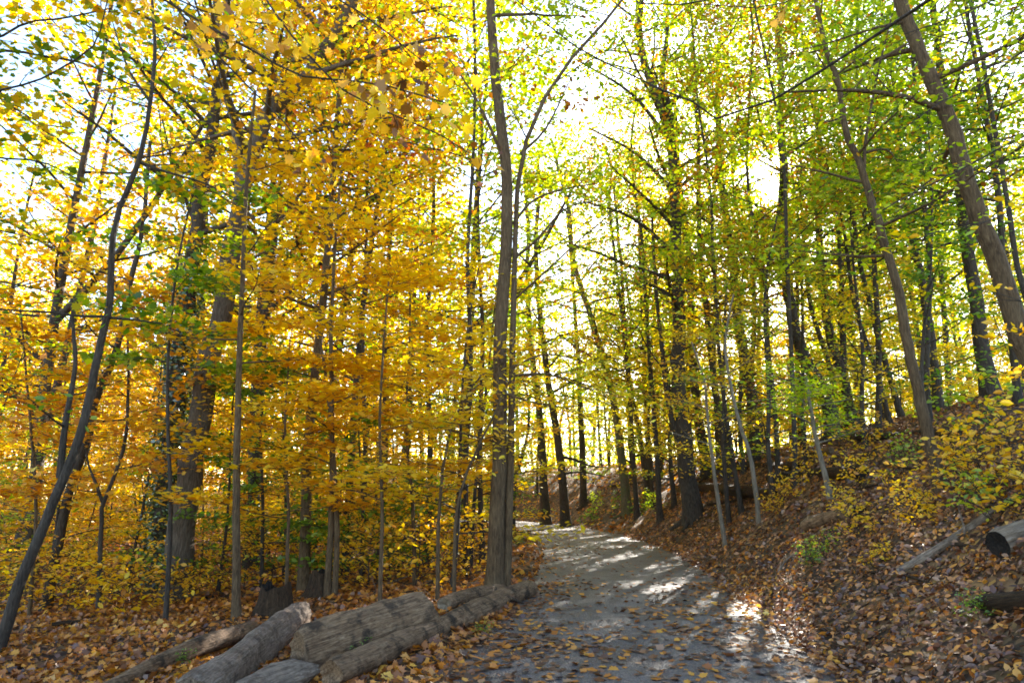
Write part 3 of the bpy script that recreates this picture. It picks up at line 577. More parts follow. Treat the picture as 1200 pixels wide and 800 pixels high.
# mid-height trees on the bank whose low crowns shade the path
for lab, px, py, Y, w, m in [
  ('small bushy tree low on the bank, just left of the bright green sapling', 905, 580, 19.5, 6, 'lime'), ('small gold-leaved tree on the bank behind the crooked pale sapling', 852, 580, 22, 6, 'yellow'),
  ('small leafy tree at the top of the bank behind the cut of the ridge', 945, 540, 24, 6, 'lime'), ('small yellow-green tree near the foot of the bank beyond the big dark trunk', 790, 590, 31, 6, 'lime'),
  ('small golden tree at the bank top right of the bright green sapling', 1015, 530, 20, 6, 'yellow'), ('small rusty-leaved tree among the dark fallen trunks on the bank', 872, 560, 27, 6, 'rust'),
  ('low spreading green tree on the bank behind the silvered branch', 1085, 530, 16, 5, 'green'), ('small tree on the slope by the verge left of the big dark trunk', 765, 575, 34, 5, 'yellow')]:
    hero(lab, [(px, py), (px-5, py-60), (px-4, py-120)], Y, w, dict(n=26, t0=.15, L=3.0, tw=8, tl=1.1, nc=3, k=11, ls=.125, mat=m, up=(.2, .7), fill=.75, mix=('gold', .2), cz=.08, cs=.3), 'dark', name='small_tree', top=hgt(*at(px, py, Y)[:2])+8.5)
for lab, px, py, Y, m in [
  ('leafy young tree on the ridge between half hidden trunk and sturdy ridge trunk', 843, 540, 36, 'lime'), ('leafy green young tree beyond the sturdy ridge trunk', 895, 530, 38, 'green'), ('leafy golden young tree beyond the bright green sapling on the ridge', 940, 530, 34, 'lime'),
  ('leafy young tree beyond the sinuous ridge trunk', 990, 515, 36, 'yellow'), ('leafy young tree on the slope right beyond the big dark trunk', 812, 555, 38, 'yellow'), ('leafy young green tree on the slope left beyond the big dark trunk', 775, 560, 43, 'lime'), ('leafy young tree at the far slope between mossy and leaning slope trunks', 742, 560, 46, 'lime'), ('leafy young tree on the ridge beyond the pole-thin ridge trunk', 1035, 505, 33, 'lime')]:
    hero(lab, [(px, py), (px-4, py-60), (px-6, py-140)], Y, 7, dict(n=34, t0=.08, L=4.2, tw=9, tl=1.6, nc=3, k=12, ls=.17, mat=m, up=(.2, .8), fill=.85, mix=('yellow', .3), cz=.16, cs=.42), 'dark', name='young_tree', top=hgt(*at(px, py, Y)[:2])+15)

# trees standing beside the frame whose limbs reach in
def offtree(label, loc, r, H, bark, limbs, P, seed, lean=(0, 0)):
    rng = np.random.RandomState(seed); P = {**DEF, **P}
    b = np.array((loc[0], loc[1], hgt(*loc)-.1)); tr = smooth_line([b, b+np.array((lean[0]*.3, lean[1]*.3, H*.4)), b+np.array((lean[0], lean[1], H))], 16)
    ex = []
    for pts, w, dens in limbs:
        q = px_line(pts, 6); i = np.argmin(abs(tr[:, 2]-(q[0][2]-.4))); ex.append(([tr[i]]+q, w/2/F*np.mean([k[2] for k in pts]), dens))
    gt, lb, gc = grow(tr, r, r*.5, P, rng, BARK[bark], 10, ex, (), True)
    return assemble('tree', label, 'tree', b, gt, lb, gc)
offtree('tree outside the picture whose dark boughs cross the top left corner', (-8.5, 6.5), .22, 12, 'dark',
  [([(-80, 80, 8), (0, 60, 8), (50, 66, 8), (100, 75, 8), (150, 98, 8), (190, 112, 8)], 6, 1.0), ([(-60, 50, 7.5), (0, 43, 7.5), (32, 26, 7.5), (72, 22, 7.5), (130, 10, 7.5)], 6, 1.3),
   ([(-60, 130, 7), (0, 106, 7), (40, 96, 7), (78, 76, 7), (112, 50, 7), (127, -5, 7)], 5, 1.0), ([(-80, 170, 8), (0, 185, 8), (50, 190, 8), (100, 215, 8)], 5, 1.6), ([(-80, 260, 9), (0, 270, 9), (60, 285, 9)], 5, 1.8), ([(-80, 330, 9), (0, 330, 9), (70, 345, 9)], 5, 1.4), ([(-80, 10, 8), (20, 130, 8), (80, 150, 8)], 5, 1.5)],
  dict(n=8, t0=.35, L=2.6, mat='mixed', k=13, ls=.105, tw=7, tl=.9, cs=.22, cz=.07, shape='maple', flat=.6), 11)
offtree('golden maple whose low bough of big backlit leaves hangs at the upper centre', (-5.2, 2.6), .2, 11, 'dark',
  [([(100, -60, 6.5), (200, 4, 6.8), (242, 30, 6.8), (290, 56, 6.8), (350, 88, 6.8), (400, 94, 6.8), (450, 100, 6.8), (520, 120, 7)], 6, 1.9), ([(250, -60, 6.4), (340, 40, 6.6), (400, 104, 6.8), (450, 130, 6.8), (512, 156, 7), (550, 180, 7)], 5, 2.2),
   ([(300, -60, 7), (380, -10, 7), (430, 20, 7), (480, 60, 7), (520, 90, 7)], 5, 2.0), ([(150, -60, 8), (250, 60, 8), (330, 140, 8.4), (370, 190, 8.6)], 5, 1.0), ([(120, -70, 7.2), (190, -10, 7.4), (260, 20, 7.4), (330, 30, 7.4)], 5, 1.6)],
  dict(n=5, t0=.6, L=2.4, mat='gold', k=9, ls=.125, tw=7, tl=.75, cs=.2, cz=.09, shape='maple', flat=.15, mix=('brown', .22)), 12)
offtree('tree beside the frame sending a long bare dark bough across the top centre', (4.5, 1.5), .2, 13, 'dark',
  [([(900, 120, 6), (800, 113, 6.2), (740, 88, 6.4), (680, 58, 6.5), (640, 28, 6.5), (600, -4, 6.5), (560, -40, 6.5)], 4.5, .25), ([(900, -40, 6), (830, 0, 6.2), (780, 6, 6.4), (750, 4, 6.4)], 5, 1.0), ([(960, -30, 7), (880, 10, 7), (820, 5, 7)], 4, 1.2)],
  dict(n=4, t0=.7, L=2, mat='rust', k=6, ls=.10, tw=6, tl=.6, cs=.15, cz=.08, shape='maple', flat=.2), 13)
offtree('tree at the right edge with drooping dark limbs over the bank', (9.0, 6.0), .18, 12, 'dark',
  [([(1290, 130, 8), (1200, 160, 8), (1150, 186, 8), (1100, 212, 8), (1070, 226, 8), (1035, 246, 8)], 5, 1.2), ([(1290, 30, 8), (1200, 60, 8), (1150, 100, 8), (1110, 115, 8), (1060, 150, 8)], 4.5, 1.4), ([(1290, 200, 7), (1200, 240, 7), (1150, 262, 7), (1080, 275, 7)], 4, 1.0),
   ([(1290, 10, 9), (1200, -10, 9), (1120, 20, 9), (1060, 40, 9)], 4.5, 1.2), ([(1290, 250, 8), (1220, 180, 8), (1160, 160, 8)], 4, 1.0)],
  dict(n=5, t0=.5, L=2.4, mat='lime', k=10, ls=.09, tw=7, tl=.8, cs=.22, cz=.08, mix=('gold', .2)), 14)
offtree('small sapling at the right edge with large glowing yellow leaves', (5.9, 5.4), .03, 3.6, 'dark',
  [([(1250, 450, 6.0), (1190, 440, 6.2), (1140, 425, 6.4)], 3, 2.0), ([(1250, 400, 6), (1190, 388, 6.2), (1140, 385, 6.4)], 3, 2.0), ([(1250, 370, 6), (1190, 350, 6.2), (1158, 340, 6.4)], 3, 1.8), ([(1250, 490, 6), (1200, 480, 6.2), (1160, 475, 6.4)], 3, 1.8), ([(1250, 530, 6.2), (1200, 520, 6.3), (1170, 515, 6.4)], 3, 1.2)],
  dict(n=3, t0=.6, L=.6, mat='gold', k=5, ls=.085, tw=6, tl=.35, cs=.1, cz=.06, nc=2, flat=.25), 15)

# ------------------------------------------------------------------ the rest of the wood: copies of a few grown trees, each one a thing
def proto(seed, H, r, P, bark, lean=.6, stems=0):
    rng = np.random.RandomState(seed); P = {**DEF, **P}
    n = 12; z = np.linspace(0, 1, n); ph = rng.rand()*6; dx, dy = rng.normal()*lean, rng.normal()*lean
    tr = np.stack([dx*z+.25*lean*np.sin(z*5+ph), dy*z+.25*lean*np.cos(z*4+ph), z*H-.15], 1)
    ss = []
    for k in range(stems):
        a = rng.rand()*6.28; q = [tr[4+k]+np.array((math.cos(a), math.sin(a), 1))*t for t in (0, .12*H, .3*H)]; q[2][2] += .1*H
        ss.append((smooth_line(q, 8), r*.6))
    gt, lb, gc = grow(tr, r, r*.25, P, rng, BARK[bark], 8, (), ss, False, .8)
    for g_ in lb:   # far trees: limbs belong to the trunk mesh
        for v, l, t, m, s in zip(g_.v, g_.l, g_.t, g_.m, g_.sm): gt.v.append(v); gt.l.append(l+gt.n); gt.t.append(t); gt.m.append(np.full(len(t), gt.mi(BARK[bark]))); gt.sm.append(s); gt.ti.append(np.zeros(len(v)))
        gt.n += g_.n
    t = gt.build('trunk', None); c = gc.build('crown', None)
    COL.objects.unlink(t); COL.objects.unlink(c)
    return t, c
TALL = [proto(100+i, H, r, dict(n=26, t0=t0, L=L_, tw=8, tl=1.7, nc=3, k=11, cs=.42, cz=.2, ls=.24, shape='quad', up=(.2, .9), fill=.58), 'dark', .9, st)
        for i, (H, r, t0, L_, st) in enumerate([(21, .20, .22, 4.2, 1), (19, .16, .30, 3.6, 0), (23, .24, .28, 4.8, 1), (17, .13, .25, 3.2, 0), (20, .17, .35, 3.8, 1)])]
UND = [proto(200+i, H, r, dict(n=n, t0=.15, L=L_, tw=7, tl=.8, nc=3, k=10, cs=.24, cz=.05, ls=.125, shape='oval', flat=.6, up=(.15, .5), upe=.1, fill=.6), 'dark', .4, 0)
       for i, (H, r, n, L_) in enumerate([(4.2, .03, 16, 1.5), (6.0, .045, 20, 2.0), (3.0, .022, 13, 1.2), (7.5, .06, 24, 2.5), (5.0, .035, 17, 1.8)])]
LOWP = [proto(300+i, H, r, dict(n=n, t0=.05, L=L_, tw=6, tl=.4, nc=2, k=3, cs=.12, cz=.07, ls=.10, shape='oval', flat=.4, up=(.3, .8), upe=.3, fill=.75), 'dark', .15, 1)
        for i, (H, r, n, L_) in enumerate([(1.3, .012, 14, .7), (1.8, .015, 16, .9), (.9, .01, 12, .55)])]
AIRY = [proto(400+i, H, r, dict(n=n, t0=.1, L=L_, tw=5, tl=.32, nc=2, k=2, cs=.07, cz=.05, ls=.10, shape='oval', flat=.3, up=(.4, 1.1), upe=.2, fill=.9), 'dark', .2, 1)
        for i, (H, r, n, L_) in enumerate([(1.3, .010, 12, .7), (1.8, .013, 14, .9), (.9, .008, 10, .55)])]
placed = []
ADJ = dict(gold='golden', yellow='yellow', orange='orange', lime='yellow-green', green='green', mixed='half-green', rust='rusty', brown='brown')
seen = {}
def place(pr, x, y, rz, s, m, name, cat, group, kindword, big):
    base = (x, y, hgt(x, y))
    e = bpy.data.objects.new(name, None); COL.objects.link(e); e.location = base; e.rotation_euler = (0, 0, rz); e.scale = (s, s, s*big)
    for k, src in enumerate(pr):
        c = src.copy(); COL.objects.link(c); c.parent = e
        if k == 1:
            for i, sl in enumerate(c.data.materials):
                if sl and sl.name.startswith('leaf'): c.material_slots[i].link = 'OBJECT'; c.material_slots[i].material = LM[m]
    # label from what stands nearest to it in view
    px = 600+F*x/max(y, .1); best = min(HEROES, key=lambda h: abs(h[0]-px)+abs(h[1]-y)*4)
    rel = ('behind' if y > best[1]+3 else 'in front of' if y < best[1]-3 else 'beside')
    side = 'just left' if px < best[0]-12 else 'just right' if px > best[0]+12 else 'directly in line'
    far_ = 'far ' if y > best[1]+22 else 'close ' if y < best[1]+8 else ''
    lab = f"{ADJ[m]} {kindword} {far_}{rel} the {best[2]}, {side}".replace("directly in line", "in line")
    tag(e, lab, cat, group); placed.append((x, y)); e['_px'] = px; seen.setdefault(lab, []).append(e)
    return e
def okpos(x, y, dmin, margin):
    if abs(x-float(cpath(y))) < float(wpath(y))+margin: return False
    return all((x-a)**2+(y-b)**2 > dmin*dmin for a, b in placed)
def pick(rng, c):
    k = list(c); w = np.array([c[q] for q in k], float); return k[rng.choice(len(k), p=w/w.sum())]
rng = np.random.RandomState(21)
# tall trees beyond the ones singled out
for _ in range(2200):
    y = 20+62*rng.rand()**.8; px = -80+1360*rng.rand(); x = (px-600)/F*y
    if y < 28 and px > 330: continue
    if 540 < px < 700 and y < 48: continue
    if px > 700 and y < 32: continue
    if 620 < px < 870 and rng.rand() < .8: continue
    d = abs(px-910)
    if d < 70 or (abs(px-130) < 55 and y < 48): continue
    if not okpos(x, y, 3.6 if y < 45 else 4.2, 1.5): continue
    if len([1 for p in placed]) > 112: break
    cmap = dict(gold=4, yellow=2.5, orange=2.0 if px < 300 else .5, mixed=1.5, lime=2.5) if px < 480 else dict(lime=6, yellow=2.2, mixed=2, green=1.4, rust=.8)
    place(TALL[rng.randint(5)], x, y, rng.rand()*6.28, .85+.35*rng.rand(), pick(rng, cmap), 'tree', 'tree', 'tall trees of the wood behind', 'tall tree', 1)
nt_ = len(placed)
# understory saplings, left
for _ in range(3000):
    y = 14+34*rng.rand(); px = -60+640*rng.rand(); x = (px-600)/F*y
    if y < 17 and px > 150 and px<480: 
        if rng.rand() < .6: continue
    if px < 200 and y < 15.5: continue
    if not okpos(x, y, 1.7, 1.2): continue
    if len(placed)-nt_ > 105: break
    cmap = dict(gold=5, yellow=3, orange=3 if px < 260 else .9, mixed=1.5, green=2.6, lime=1.6)
    place(UND[rng.randint(5)], x, y, rng.rand()*6.28, .8+.4*rng.rand(), pick(rng, cmap), 'sapling', 'sapling', 'understory saplings left of the path', 'sapling', 1)
nu_ = len(placed)
# ridge and far-slope saplings, right
for _ in range(3000):
    y = 27+45*rng.rand(); px = 560+660*rng.rand(); x = (px-600)/F*y
    s_ = x-float(cpath(y)+wpath(y))
    if s_ < 7 and y < 50: continue
    if not okpos(x, y, 2.2, 2.0): continue
    if len(placed)-nu_ > 92: break
    place(UND[rng.randint(5)], x, y, rng.rand()*6.28, .8+.5*rng.rand(), pick(rng, dict(yellow=4, lime=3.5, gold=2, mixed=1, green=.7)), 'sapling', 'sapling', 'saplings on the ridge and the far slope', 'sapling', 1)
nr_ = len(placed)
# low shrubs: left thicket edge
for px, y, m, k in [(20, 13.5, 'gold', 0), (60, 14.5, 'gold', 1), (105, 13.8, 'gold', 0), (150, 14.4, 'gold', 2), (165, 13.0, 'gold', 2), (232, 13.6, 'gold', 2), (255, 15, 'gold', 0), (300, 15.5, 'gold', 1), (330, 16.5, 'gold', 1), (372, 16.5, 'gold', 0),
                    (415, 15, 'gold', 1), (440, 14.2, 'gold', 0), (465, 15.5, 'gold', 1), (490, 14.2, 'gold', 0), (520, 15.2, 'gold', 1), (548, 15.5, 'gold', 0), (470, 18, 'green', 1), (400, 19, 'green', 1), (280, 18, 'green', 1), (345, 20, 'green', 1), (500, 20, 'green', 1), (120, 17.5, 'mixed', 1), (40, 18, 'mixed', 1), (560, 21, 'gold', 1)]:
    x = (px-600)/F*y; place(LOWP[k], x, y, rng.rand()*6.28, .8+.4*rng.rand(), m, 'shrub', 'shrub', 'low shrubs at the edge of the thicket', 'shrub', 1)
# low shrubs on the bank
for px, py, m, k, s in [(1015, 560, 'gold', 2, .9), (1075, 590, 'gold', 2, .8), (1010, 620, 'gold', 2, .7), (1130, 590, 'gold', 0, .8), (1160, 575, 'gold', 0, .9), (1190, 560, 'gold', 0, .9), (1080, 610, 'gold', 2, .7), (1120, 545, 'gold', 0, .7), (1000, 595, 'gold', 2, .7), (1060, 545, 'lime', 0, .7),
                        (925, 575, 'gold', 2, .9), (905, 590, 'gold', 2, .7), (1165, 600, 'lime', 2, .8), (1195, 590, 'gold', 2, .9), (950, 555, 'gold', 0, .9), (1020, 530, 'gold', 0, 1), (1150, 520, 'lime', 0, 1.1), (700, 585, 'lime', 0, 1), (725, 590, 'green', 0, 1.1), (748, 592, 'green', 2, 1.3), (690, 600, 'green', 2, 1.2), (770, 588, 'lime', 2, 1.2), (1030, 650, 'gold', 2, .4), (955, 640, 'lime', 2, .5)]:
    p = ground_pt(px, py+14); place(AIRY[k], p[0], p[1], rng.rand()*6.28, s*.95, m, 'shrub', 'shrub', 'low shrubs on the bank', 'shrub', 1)
# make every label single out its thing
ORD = ['nearest', 'second nearest', 'third nearest', 'fourth nearest', 'fifth nearest', 'sixth nearest', 'seventh nearest', 'eighth nearest', 'ninth nearest', 'tenth nearest', 'eleventh nearest', 'twelfth nearest']
for lab, es in seen.items():
    if len(es) > 1:
        pass
        es.sort(key=lambda e: e.location.y)
        for k, e in enumerate(es): e['label'] = (ORD[k] if k < len(ORD) else 'farther')+' '+(lab if len(lab.split()) < 15 else lab.replace(' tree', '', 1).replace(' the ', ' ', 1)).replace('tall tree', 'tree')
    for e in es: del e['_px']

# the far wood that reads as one mass
rng = np.random.RandomState(77); gw = Geo()
nb = 170; trunks = []
for i in range(nb):
    y = 84+50*rng.rand(); px = -200+1600*(i+rng.rand())/nb; x = (px-600)/F*y; z = max(hgt(x, y), -2)*.3
    H = 15+9*rng.rand(); gw.tube([(x, y, z-.5), (x+rng.normal(), y, z+H*.5), (x+rng.normal()*1.5, y, z+H)], [.25, .18, .06], BARK['dark'], 5)
    nc = 60; c = np.stack([rng.normal(size=nc)*2.4, rng.normal(size=nc)*2.4, H*(.03+.97*rng.rand(nc)**.9)], 1)+np.array((x, y, z))
    if abs(px-905) < 75: c = c[(rng.rand(nc) < .4) & (c[:, 2] < 14)]
    if px > 500: c = c[rng.rand(len(c)) < np.where(c[:, 2] < 9, 1, .6)]
    p = np.repeat(c, 13, 0)+rng.normal(size=(len(c)*13, 3))*np.array((.9, .9, .4))
    m = pick(rng, dict(gold=2, yellow=2, orange=5) if px < 330 else dict(gold=3, yellow=3, orange=1, mixed=1) if px < 520 else dict(yellow=3, lime=4, gold=1.5, mixed=2))
    gw.leaves(p, .55, 'quad', LM[m], rng, np.repeat(rng.rand(len(c)), 13)*.6+rng.rand(len(p))*.4, .4)
tag(gw.build('distant_woodland'), kind='stuff')

# ------------------------------------------------------------------ fallen leaves (uncountable)
def litter(name, N, ylo, yhi, power, size, matl, region, seed, shape='oval', lift=.015, flat=.5):
    rng = np.random.RandomState(seed); y = ylo+(yhi-ylo)*rng.rand(N)**power; px = -60+1330*rng.rand(N); x = (px-600)/F*np.maximum(y, 1.5)*1.06
    d = abs(x-cpath(y))-wpath(y)
    k = region(x, y, d, rng); x, y = x[k], y[k]
    e = .05; z = height(x, y); nx = -(height(x+e, y)-z)/e; ny = -(height(x, y+e)-z)/e; nr = np.stack([nx, ny, np.ones(len(x))], 1); nr /= np.linalg.norm(nr, axis=1)[:, None]
    z = z+.012+lift*rng.rand(len(x))+np.where(abs(x-cpath(y)) < wpath(y), .02, 0)
    cl = vnoise(x*1.2+5, y*1.2)*.9+.5
    tint = np.clip(.2*cl+.8*rng.rand(len(x)), 0, 1)
    g_ = Geo(); mats = matl if isinstance(matl, list) else [matl]; ch = rng.randint(0, len(mats), len(x))
    for i, mm in enumerate(mats):
        s = ch == i; g_.leaves(np.stack([x, y, z], 1)[s], size, shape, mm, rng, tint[s], flat, nr[s])
    o = g_.build(name); tag(o, kind='stuff'); return o
offp = lambda x, y, d, r: d > -.12*r.rand(len(x))
left = lambda x, y, d, r: (d > -.1) & (x < cpath(y)) & (r.rand(len(x)) < .9)
right = lambda x, y, d, r: (d > -.15) & (x > cpath(y))
litter('fallen_leaves', 75000, 3.0, 14, .62, .075, [LITTER]*6+[LITTER_O], right, 1, lift=.05)
litter('fallen_leaves', 42000, 3.0, 14, .62, .085, [LITTER_O, LITTER_O, LITTER_O, LITTER], left, 2, 'maple', lift=.05)
litter('fallen_leaves', 80000, 13, 32, .8, .12, [LITTER]*6+[LITTER_O], right, 3, 'quad', lift=.06)
litter('fallen_leaves', 40000, 13, 32, .8, .14, [LITTER_O, LITTER_O, LITTER], left, 4, 'quad', lift=.06)
litter('fallen_leaves', 40000, 31, 75, .8, .24, [LITTER_O, LITTER], offp, 5, 'quad', lift=.06)
onp = lambda x, y, d, r: (d <= 0) & (r.rand(len(x)) < np.clip(.22+.9*np.exp((d)/.5)+(.6*(vnoise(x*.9, y*.5)+.05)), .05, 1))
litter('path_leaves', 26000, 3.0, 14, .6, .085, [LITTER, LITTER_O, LITTER], onp, 6, 'maple', lift=.0, flat=.8)
litter('path_leaves', 34000, 12, 48, .8, .11, [LITTER, LITTER_O], onp, 7, 'oval', lift=.0, flat=.8)

# ------------------------------------------------------------------ logs, stumps and fallen sticks
def seat(px, py, r):
    d = ray(px, py)
    for t in np.arange(3, 90, .03):
        p = d*t; p[2] += EYE
        if p[2] < hgt(p[0], p[1])+r: return p
    return p
def log(label, a, b, ra, rb, m, capm, name='log', cat='log', bend=.05, seed=0, jit=.10, sides=18, taper_end=False, stubs=0, group=None, lump=.1):
    rng = np.random.RandomState(seed+5); a = np.asarray(a, float); b = np.asarray(b, float); d = b-a; ln = np.linalg.norm(d)
    n = max(10, int(ln/.09)) if ra > .08 else 14
    z = np.linspace(0, ln, n); bx = bend*np.sin(z/ln*math.pi)+.3*bend*np.sin(z/ln*7+seed); by = bend*.5*np.sin(z/ln*4+seed)
    P_ = np.stack([bx, by, z], 1); th = np.arange(sides)/sides*2*math.pi
    rad = (ra+(rb-ra)*z/ln)[:, None]*np.ones(sides)
    ph = rng.rand(5)*6
    rad *= 1+jit*np.sin(th*2+ph[0])+jit*.6*np.sin(th*3+ph[1]+z[:, None]*1.5)+lump*(vnoise(np.cos(th)*1.3+seed*3+20+z[:, None]*1.1, np.sin(th)*1.3+20+z[:, None]*2.0))+.03*rng.normal(size=(n, sides))
    rad[0] *= .88; rad[-1] *= .86
    if taper_end: 
        for q, fct in ((-1, .25), (-2, .55), (-3, .8)): rad[q] *= fct*(1+.4*rng.rand(sides))
    zz = z[:, None]+np.zeros(sides)
    for row in (0, -1): zz[row] = zz[row]+(.10 if jit > .08 else .01)*ra*3*rng.normal(size=sides)*.3
    v = np.stack([P_[:, 0:1]+np.cos(th)*rad, P_[:, 1:2]+np.sin(th)*rad, zz], -1).reshape(-1, 3)
    g_ = Geo(); i = np.arange((n-1)*sides); r = i//sides; c = i % sides; A_ = r*sides+c; B_ = r*sides+(c+1) % sides
    q = np.stack([A_, B_, B_+sides, A_+sides], 1); g_.raw(v, q.ravel(), np.full(len(q), 4), m, True)
    for row, sgn in ((0, -1), (n-1, 1)):
        ring = v[row*sides:(row+1)*sides]; cen = ring.mean(0); mid = cen+(ring-cen)*.55-np.array((0, 0, sgn*.02)); c2 = cen[None]-np.array((0, 0, sgn*.05))
        vv = np.vstack([ring, mid, c2]); k = np.arange(sides); k2 = (k+1) % sides
        f1 = np.stack([k, k2, k2+sides, k+sides], 1); f2 = np.stack([k+sides, k2+sides, np.full(sides, 2*sides)], 1)
        if sgn < 0: f1 = f1[:, ::-1]; f2 = f2[:, ::-1]
        g_.raw(vv, f1.ravel(), np.full(sides, 4), capm); g_.raw(vv, f2.ravel(), np.full(sides, 3), capm)
    for k in range(stubs):
        t = .2+.6*rng.rand(); az = rng.rand()*6.28; c0 = np.array((0, 0, ln*t)); e = c0+np.array((math.cos(az), math.sin(az), .5))*(ra*1.0+.12+.3*rng.rand())
        g_.tube([c0, (c0+e)/2, e], [ra*.3, ra*.22, ra*.12], m, 6)
    o = g_.build(name); o.location = a; o.rotation_euler = Vector(tuple(d)).to_track_quat('Z', 'Y').to_euler()
    tag(o, label, cat, group); return o
log('thick dark log with blackened patches lying behind the thinner log', seat(352, 768, .24), seat(500, 714, .25), .22, .245, LOGM, LOGM, seed=1, bend=.06, stubs=2, lump=.2)
log('long thin grey log edging the path in front of the thick log', seat(392, 800, .12)+np.array((0, 0, .02)), seat(622, 688, .14)+np.array((0, 0, .03)), .12, .15, LOGM, LOGM, seed=2, bend=.12, lump=.35, stubs=1)
log('silvery bare log with a broken tip leaning over the end of the thick log', seat(225, 822, .17), seat(357, 722, .18)+np.array((0, 0, .06)), .20, .17, LOGG, LOGG, seed=3, bend=.03, taper_end=True, jit=.16)
log('short splintered grey chunk at the bottom edge in front of the silvery log', seat(268, 822, .13), seat(372, 786, .13), .15, .12, LOGG, LOGD, seed=4, bend=.05, jit=.2, taper_end=True, lump=.3)
log('slim dark log slanting across orange leaves toward the hollow stump', seat(110, 812, .10), seat(297, 739, .11), .10, .12, LOGM, CUT, seed=5, bend=.08)
log('short brown log half hidden between thick log and twin-stemmed tree', seat(520, 708, .10), seat(590, 690, .12), .11, .11, LOGM, CUT, seed=6)
log('short grey-brown log on the bank above the path bend, left of the silvered branch', seat(946, 616, .12), seat(1006, 598, .16), .16, .14, LOGM, LOGD, seed=7)
log('sawn log at the right edge with its dark cut end showing', seat(1172, 641, .13), seat(1172, 641, .13)+np.array((1.7, .5, .42)), .15, .16, bark_mat('warm_log_wood', (.07, .05, .035), (.24, .17, .11), (.42, .33, .24), sc=.6), ROT, seed=8, jit=.04, lump=.04)
log('dark rotten log sunk in leaves below the sawn log', seat(1150, 708, .06), seat(1260, 694, .08), .09, .12, LOGD, ROT, seed=9, jit=.15)
log('silvered branch propped diagonally on the bank', seat(1052, 669, .03), at(1215, 570, 8.3), .055, .04, LOGG, LOGG, 'fallen_branch', 'branch', seed=10, bend=.05, jit=.05, sides=9, taper_end=True, stubs=2, lump=.05)
log('long dark log lying level near the top of the bank', seat(1000, 512, .10), seat(1120, 508, .10), .12, .09, LOGD, ROT, seed=11, stubs=2)
log('dark fallen trunk across the bank behind the bright green sapling', seat(905, 560, .16), seat(1010, 552, .16), .20, .15, LOGD, ROT, seed=12, stubs=3)
log('dark fallen trunk on the bank just right of the big dark trunk', seat(820, 572, .18), seat(905, 578, .18), .22, .16, LOGD, ROT, seed=13, stubs=3)
log('upper of the two dark fallen trunks near the sturdy ridge trunk', seat(835, 548, .18), seat(935, 545, .18), .2, .16, LOGD, ROT, seed=14, stubs=2)
log('pale fallen trunk lying on the bank behind the sturdy ridge trunk', seat(895, 535, .15), seat(975, 528, .15), .16, .12, LOGM, CUT, seed=15)
for k, (lab, x0, y0, x1, y1, r, m) in enumerate([
  ('short pale stick lying at the bottom of the bank by the path', 908, 672, 938, 648, .025, LOGG), ('bare grey stick slanting down from the short bank log', 935, 640, 985, 612, .022, LOGG), ('thin dark stick below the foot of the silvered branch', 1020, 672, 1110, 684, .022, LOGD),
  ('thin grey stick under the slim tree above the silvered branch', 1030, 590, 1090, 562, .022, LOGG), ('dark stick left of the sawn log', 1120, 640, 1165, 632, .03, LOGD), ('fallen stick among roots of the big dark trunk', 830, 590, 880, 582, .05, LOGD),
  ('forked grey stick behind the thick log', 425, 700, 480, 676, .03, LOGG), ('thin dark stick crossing behind the thick log', 440, 706, 505, 690, .02, LOGD), ('twisted stick beside the biggest grey trunk', 235, 700, 300, 706, .03, LOGD), ('dark limb lying in the left leaf litter', 60, 735, 150, 722, .04, LOGD),
  ('dark stick high on the bank under yellow shrubs', 1040, 545, 1130, 555, .04, LOGD), ('long stick lying down the slope by the far verge', 700, 570, 790, 560, .06, LOGD), ('crooked stick on the bank centre', 950, 585, 1030, 570, .04, LOGD)]):
    log(lab, seat(x0, y0, r), seat(x1, y1, r*1.5), r, r*.6, m, m, 'stick', 'stick', seed=30+k, bend=.08, jit=.05, sides=7, stubs=2, group='fallen sticks')
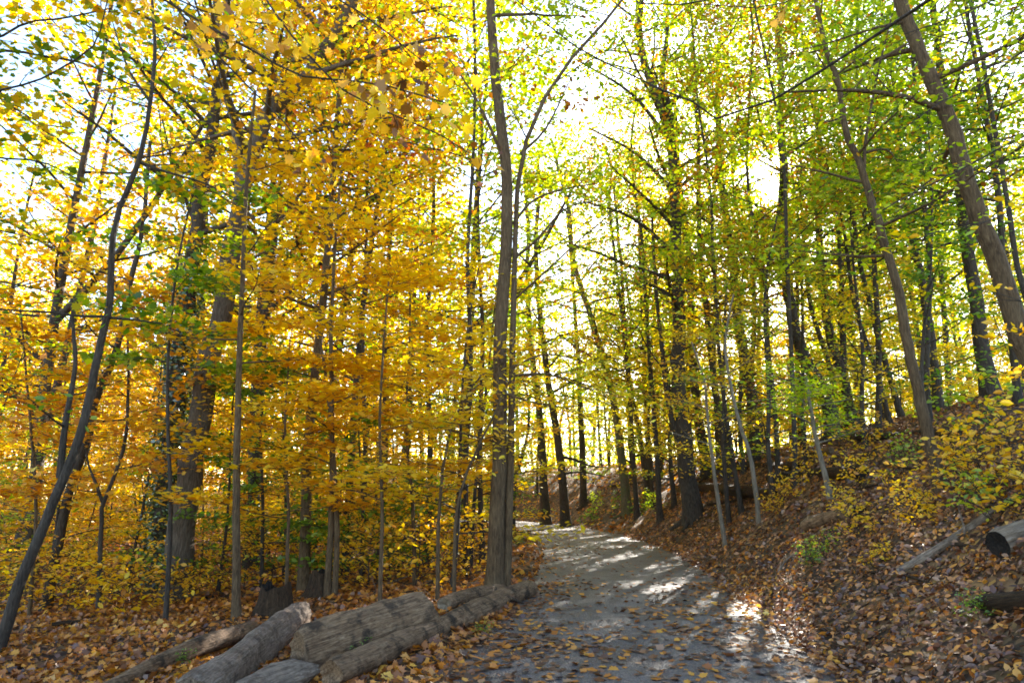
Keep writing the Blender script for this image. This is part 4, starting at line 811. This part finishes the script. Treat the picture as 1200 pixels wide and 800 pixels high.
def stump(label, px, py, r, h, seed):
    rng = np.random.RandomState(seed); p = ground_pt(px, py); sides = 26; th = np.arange(sides)/sides*6.283
    lob = 1+.10*np.sin(th*3+seed)+.07*np.sin(th*5+1)+.05*np.sin(th*9)
    top = h*(1+.10*np.sin(th*2+seed)+.05*np.sin(th*5+seed)+.02*rng.normal(size=sides))
    g_ = Geo(); rows = []
    for f, k in ((-.2, 2.0), (.0, 1.7), (.15, 1.32), (.4, 1.08), (.7, .97), (1, .88)): rows.append(np.stack([np.cos(th)*r*k*lob, np.sin(th)*r*k*lob, top*f], 1)+rng.normal(size=(sides, 3))*.006)
    inn = []
    for f, k in ((.97, .74), (.7, .66), (.45, .5)): inn.append(np.stack([np.cos(th)*r*k*lob, np.sin(th)*r*k*lob, top*f], 1)+rng.normal(size=(sides, 3))*.012)
    def skin(rs, m):
        v = np.vstack(rs); i = np.arange((len(rs)-1)*sides); a = (i//sides)*sides+i % sides; b = (i//sides)*sides+(i+1) % sides
        q = np.stack([a, b, b+sides, a+sides], 1); g_.raw(v, q.ravel(), np.full(len(q), 4), m, True)
    skin(rows, LOGD); skin([rows[-1]]+inn, ROT); g_.raw(inn[-1], np.arange(sides), [sides], ROT)
    o = g_.build('stump'); o.location = p; tag(o, label, 'stump'); return o
stump('dark hollow stump with a jagged rim standing behind the silvery log', 321, 720, .24, .46, 2)
stump('smaller rotten stump just behind the tan trunk', 374, 700, .22, .45, 5)
# small green weeds by the logs and the verge
for lab, px, py, s in [('small green weed in front of the thick log', 438, 752, .22), ('low green weed at the near end of the long thin log', 425, 780, .25), ('green weed under the slim dark log', 215, 782, .25), ('green tuft on the path verge behind the twin-stemmed tree', 606, 640, .5),
                       ('small green weed at the foot of the bank', 955, 665, .4), ('green weed low on the bank by the bottom edge', 1150, 730, .3), ('green weed between the path and long thin log', 562, 748, .2)]:
    p = ground_pt(px, py); e = place(AIRY[2], p[0], p[1], px, s, 'green', 'weed', 'weed', 'small green weeds', 'weed', 1); e['label'] = lab; del e['_px']
